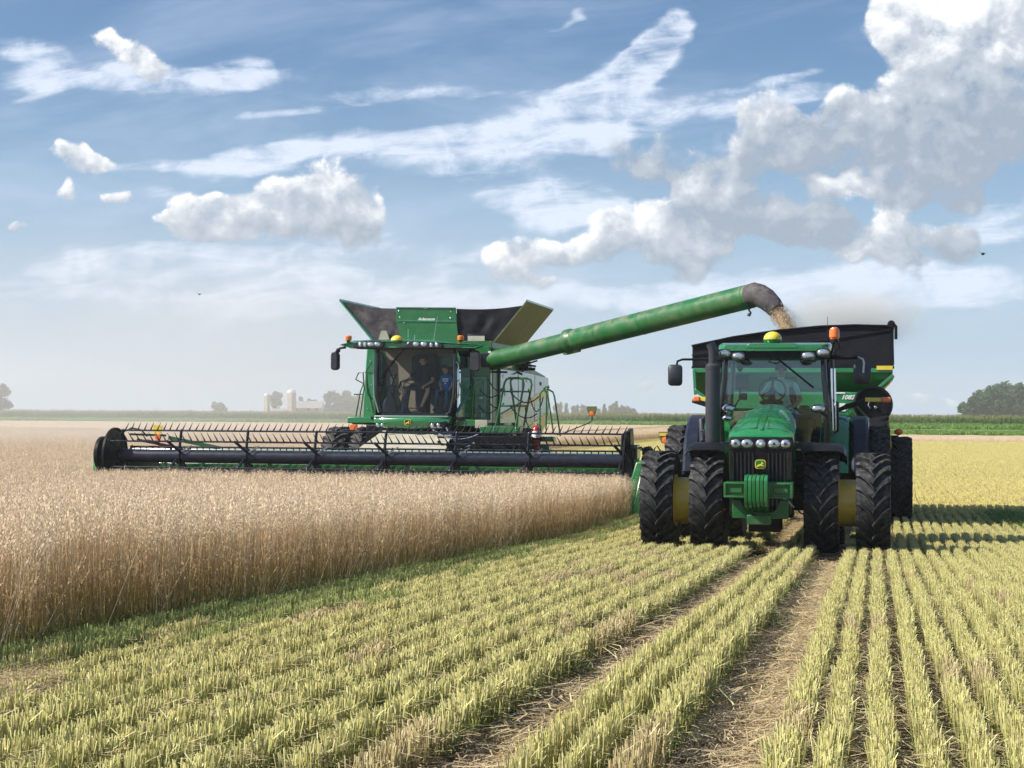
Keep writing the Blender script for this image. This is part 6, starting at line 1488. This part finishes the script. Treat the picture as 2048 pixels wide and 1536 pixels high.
# ================================================================== BEYOND THE FIELD: silos, barn, trees
def at(px_, Y): return ((px_ - 1024) / F_PX * Y, Y)
BARK = mat('tree_bark', (.07, .055, .04), .9, vary=.2)
def tree(label, x, y, h, w, shape='round', base=0.0, leaves=2600, col=((.028, .055, .018), (.075, .12, .035)), size=.55, group=None, cat='tree', trunk=True):
    e = bpy.data.objects.new('broadleaf_tree' if shape != 'conifer' else 'conifer_tree', None); COL.objects.link(e); e.location = (x, y, base); props(e, label, cat, group)
    k = MB().tube([(0, 0, -.3), (random.gauss(0, .2), 0, h * .3), (random.gauss(0, .3), 0, h * .6)], .3, 7, rr=[h * .03, h * .02, h * .009])
    for i in range(5):
        a = random.uniform(0, 6.28); z = h * random.uniform(.25, .45); k.tube([(0, 0, z), (math.cos(a) * w * .2, math.sin(a) * w * .2, z + h * .12), (math.cos(a) * w * .34, math.sin(a) * w * .34, z + h * .24)], .1, 5, rr=[h * .012, h * .008, h * .003])
    k.build('trunk', BARK, e)
    S = Strips(); clumps = []
    if shape == 'round':
        for i in range(26):
            a = random.uniform(0, 6.28); t = random.random(); zz = .18 + .80 * t; prof = math.sin(math.pi * min(1, (zz - .05) / 1.02)) ** .6; rr = prof * w * .5 * math.sqrt(random.random()) * .85
            clumps.append((V3((math.cos(a) * rr, math.sin(a) * rr, zz * h)), random.uniform(.12, .22) * min(w, h)))
    else:
        for i in range(22):
            t = (i + .5) / 22; rr = (1 - t) * w * .42; a = random.uniform(0, 6.28); clumps.append((V3((math.cos(a) * rr * .5, math.sin(a) * rr * .5, h * (.1 + .88 * t))), max(.25, rr * .75)))
    for i in range(leaves):
        c, r = random.choice(clumps); d_ = V3((random.gauss(0, 1), random.gauss(0, 1), random.gauss(0, 1))).normalized(); p = c + d_ * r * random.random() ** .4
        if p.z < .1: continue
        a1 = V3((random.gauss(0, 1), random.gauss(0, 1), random.gauss(0, 1))).normalized(); a2 = a1.orthogonal().normalized(); s_ = size * random.uniform(.6, 1.3); cc = jit(mixt(col[0], col[1], random.random()), .2); kk = len(S.v)
        S.v += [p - a1 * s_, p + a2 * s_ * .55, p + a1 * s_, p - a2 * s_ * .55]; S.f.append((kk, kk+1, kk+2, kk+3)); S.c += [cc] * 4
    me = S.mesh('crown', leaf_mat); o = bpy.data.objects.new('crown', me); COL.objects.link(o); o.parent = e
    return e
def px_tree(label, px_, top_py, w_px, Y, **kw):
    x, y = at(px_, Y); top = CAM_Z + (829 - (1024 - px_) * math.tan(ROLL) * 1.0 - top_py) / F_PX * Y
    h = top; return tree(label, x, y, h, w_px / F_PX * Y, **kw)
# left edge tree
px_tree('dark round tree at the far left end of the maize', -4, 774, 56, 520, leaves=2600, size=.65)
px_tree('low domed clump of bushes left of the silos', 436, 807, 38, 800, leaves=900, size=.8)
px_tree('bushy tree standing between the two silos', 553, 786, 30, 830, leaves=1500, size=.8)
px_tree('small tree just right of the taller silo', 604, 794, 16, 840, leaves=700, size=.7)
px_tree('low tree between the barn and the tall farm trees', 625, 800, 30, 850, leaves=900, size=.8)
px_tree('broad tree at the left of the farm trees behind the combine', 664, 786, 44, 800, leaves=2200, size=.85)
px_tree('tall tree in the middle of the farm trees behind the combine', 692, 786, 40, 810, leaves=2000, size=.85)
px_tree('lower tree of the farm trees nearest to the combine cab', 722, 796, 44, 820, leaves=1800, size=.85)
for i, (x, t, w, sh, lb) in enumerate(((1115, 809, 15, 'round', 'leafy tree leftmost in the far line behind the combine'), (1122, 805, 9, 'conifer', 'pointed conifer leftmost in the far line behind the maize'), (1133, 807, 12, 'conifer', 'pointed conifer just left of the warning lamp on its arm'),
                         (1147, 814, 8, 'round', 'small low tree in the gap left of the warning lamp'), (1155, 811, 9, 'conifer', 'short pointed tree at the left side of the raised lamp'), (1168, 812, 14, 'round', 'low round tree just left behind the warning lamp plate'), (1196, 818, 8, 'round', 'tiny round tree just right of the warning lamp plate'),
                         (1209, 809, 15, 'conifer', 'pointed conifer left in the right hand far group'), (1225, 808, 16, 'round', 'round tree in the middle of the right hand far group'), (1233, 803, 15, 'conifer', 'tallest pointed conifer of the right hand far group'), (1244, 813, 14, 'round', 'round tree falling away right of the tallest conifer'), (1255, 815, 14, 'round', 'low tree near the right end of the far group'), (1268, 819, 10, 'round', 'lowest tree at the right end of the far group'))):
    px_tree(lb, x, t, w * 1.25, 1000, leaves=420, size=1.0, shape=sh, col=((.03, .05, .03), (.06, .09, .05)))
WOOD = [(1945, 800, 60, 'small dark tree at the left tip of the wood'), (1962, 788, 60, 'dark tree second from the left in the wood'), (1985, 776, 66, 'tall dark tree where the wood rises'), (2012, 771, 70, 'highest broad tree in the middle of the wood'), (2045, 775, 70, 'tall tree at the right of the wood'), (2085, 772, 76, 'broad tree of the wood cut by the right picture edge')]
for i, (x, t, w, lb) in enumerate(WOOD):
    px_tree(lb, x, t, w, 560 + (i % 2) * 14, leaves=3400, size=.62, col=((.014, .042, .012), (.05, .12, .03)))
px_tree('low bush at the foot of the left tip of the wood', 1936, 812, 30, 555, leaves=700, size=.5, col=((.02, .04, .014), (.06, .10, .03)))
# silos and barn
CONC = mat('silo_staves', (.36, .26, .22), .85, vary=.15, vscale=.3, bump=.2, bscale=3); DOME = mat('silo_dome', (.62, .63, .62), .4, vary=.08, vscale=.5)
for (px_, top, w, Y, lb) in ((534, 786, 13, 820, 'shorter concrete silo with pale dome, left of the pair'), (583, 778, 19, 820, 'taller and wider concrete silo with pale dome by the barn')):
    x, y = at(px_, Y); zt = CAM_Z + (826 - top) / F_PX * Y; r_ = w / F_PX * Y / 2
    e = bpy.data.objects.new('silo', None); COL.objects.link(e); e.location = (x, y, 0); props(e, lb, 'silo', 'concrete silos')
    k = MB().lathe([(0, r_), (zt - r_ * .8, r_)], (0, 0, 0), 'z', 28)
    wl_ = k.build('silo_wall', CONC, e)
    k = MB()
    for i in range(int((zt - r_) / 1.2)): z = .6 + 1.2 * i; k.lathe([(z, r_), (z, r_ + .05), (z + .08, r_ + .05), (z + .08, r_)], (0, 0, 0), 'z', 28, close=True)
    k.build('silo_hoop', CONC, wl_)
    k = MB().ell((0, 0, zt - r_ * .8), (r_ * 1.02, r_ * 1.02, r_ * .8), 28, 9, z0=0.0); k.build('silo_dome', DOME, e)
    k = MB().box((-.5, -r_ - .6, 0), (.5, -r_ + .1, zt - r_ * .7)); k.build('silo_chute', DOME, e)
x, y = at(617, 835); e = bpy.data.objects.new('barn', None); COL.objects.link(e); e.location = (x, y, 0); props(e, 'low grey farm barn with a pitched roof right of the taller silo', 'barn')
BW = mat('barn_boards', (.30, .24, .22), .85, vary=.15); BR = mat('barn_roof', (.30, .29, .29), .6, vary=.1)
k = MB().box((-9, -5, 0), (7, 6, 5.0)); k.build('wall', BW, e)
k = MB().prism([(-5.6, 4.9), (.5, 8.4), (6.6, 4.9)], 'x', -9.5, 7.5); k.build('roof', BR, e)
for xx in (-6, 0, 4): MB().box((xx, -5.05, 3.6), (xx + 1.4, -4.98, 5.0)).build('window', BLACK, e)
x, y = at(558, 826); e = bpy.data.objects.new('farm_shed', None); COL.objects.link(e); e.location = (x, y, 0); props(e, 'small pale shed between the two silos', 'shed')
k = MB().box((-6, -3, 0), (4, 3, 3.2)); k.build('wall', BW, e); k = MB().prism([(-3.4, 3.1), (0, 4.6), (3.4, 3.1)], 'x', -6.3, 4.3); k.build('roof', BR, e)
# birds
for (px_, py_, Y, s_, lb) in ((397, 592, 60, .10, 'small dark bird flying low at the left over the oats'), (1966, 502, 60, .17, 'dark bird flying in the sky above the wood at the right')):
    x, y = at(px_, Y); z = CAM_Z + (829 - py_) / F_PX * Y
    k = MB().ell((0, 0, 0), (s_ * .35, s_ * .8, s_ * .3), 8, 5); k.sheet([(0, -s_ * .3, 0), (0, s_ * .3, 0), (-s_ * .9, s_ * .15, s_ * .45)], .008); k.sheet([(0, -s_ * .3, 0), (0, s_ * .3, 0), (s_ * .9, s_ * .15, s_ * .3)], .008)
    o = k.build('bird', BLACK, None); o.location = (x, y, z); props(o, lb, 'bird')

# ================================================================== THE GRAIN STREAM AND THE DUST
OATS = mat('oat_grain', (.55, .40, .24), .8)
S = Strips(); p0 = A1 + side * .60 + V3((0, 0, -.26)); fx, fy = C0
def CW(p): return V3((C0[0] + p.x * CA + p.y * SA, C0[1] - p.x * SA + p.y * CA, p.z))
path = lambda t: CW(p0 + side * (.52 * t) + V3((0, 0, -.34 * t - .42 * t * t)))
for i in range(9):      # packed middle of the stream
    c0, c1 = path(i / 9), path((i + 1) / 9); S.prism(c0, c1, .11, .115, (.52, .40, .26), (.50, .38, .25), 10, False)
for i in range(9000):
    t = random.random(); c = path(t); r_ = .13 + .05 * t
    p = c + V3((random.gauss(0, r_ * .55), random.gauss(0, r_ * .55), random.gauss(0, .06))); a = random.uniform(0, 6.28); d_ = V3((random.gauss(.4, .3), random.gauss(0, .3), -1)).normalized(); sd_ = V3((math.cos(a), math.sin(a), 0))
    S.grain(p, d_, sd_, random.uniform(.02, .045), .008, jit(mixt((.72, .56, .38), (.50, .37, .24), random.random()), .2))
me = S.mesh('grain_stream', oat_mat); o = bpy.data.objects.new('grain_stream', me); COL.objects.link(o); props(o, 'stream of oat grain falling from the auger spout into the cart', kind='stuff')
def dust(name, c, r, dens, label, scale=1.2, colr=(.985, .955, .92), shape_noise=.9, rot=0.0):
    m = bpy.data.materials.new(name); m.use_nodes = True; m.node_tree.nodes.clear(); G = NG(m.node_tree)
    tc = G.n.new('ShaderNodeTexCoord').outputs['Object']
    rr = G.vmath('LENGTH', tc, None, out=1)
    n = G.noise(tc, scale, 3, .6, .3)
    d_ = G.math('ADD', G.math('SUBTRACT', 1.0, rr), G.math('MULTIPLY', G.math('SUBTRACT', n, .5), shape_noise))
    d_ = G.maprange(d_, .0, .9, 0, dens)
    ed = G.maprange(rr, .75, 1.0, 1, 0)
    v = G.n.new('ShaderNodeVolumePrincipled'); v.inputs['Color'].default_value = (*colr, 1); v.inputs['Anisotropy'].default_value = .2
    G.put(v.inputs['Density'], G.math('MULTIPLY', d_, ed))
    out = G.n.new('ShaderNodeOutputMaterial'); G.l.new(v.outputs[0], out.inputs['Volume']); m.cycles.volume_step_rate = 1.0
    k = MB().ell((0, 0, 0), (1, 1, 1), 20, 12); o = k.build(name, m, None); o.location = c; o.scale = r; o.rotation_euler = (0, rot, 0); props(o, label, kind='stuff'); return o
if HAZE:
    dust('grain_dust', (7.1, 35.2, 4.35), (2.1, 1.2, .80), 1.5, 'brown dust blowing away from the falling grain')
    dust('chaff_dust', (-16, 78, 4.5), (30, 36, 8.0), .017, 'pale chaff dust drifting away behind the combine', scale=1.6, colr=(.95, .95, .95))
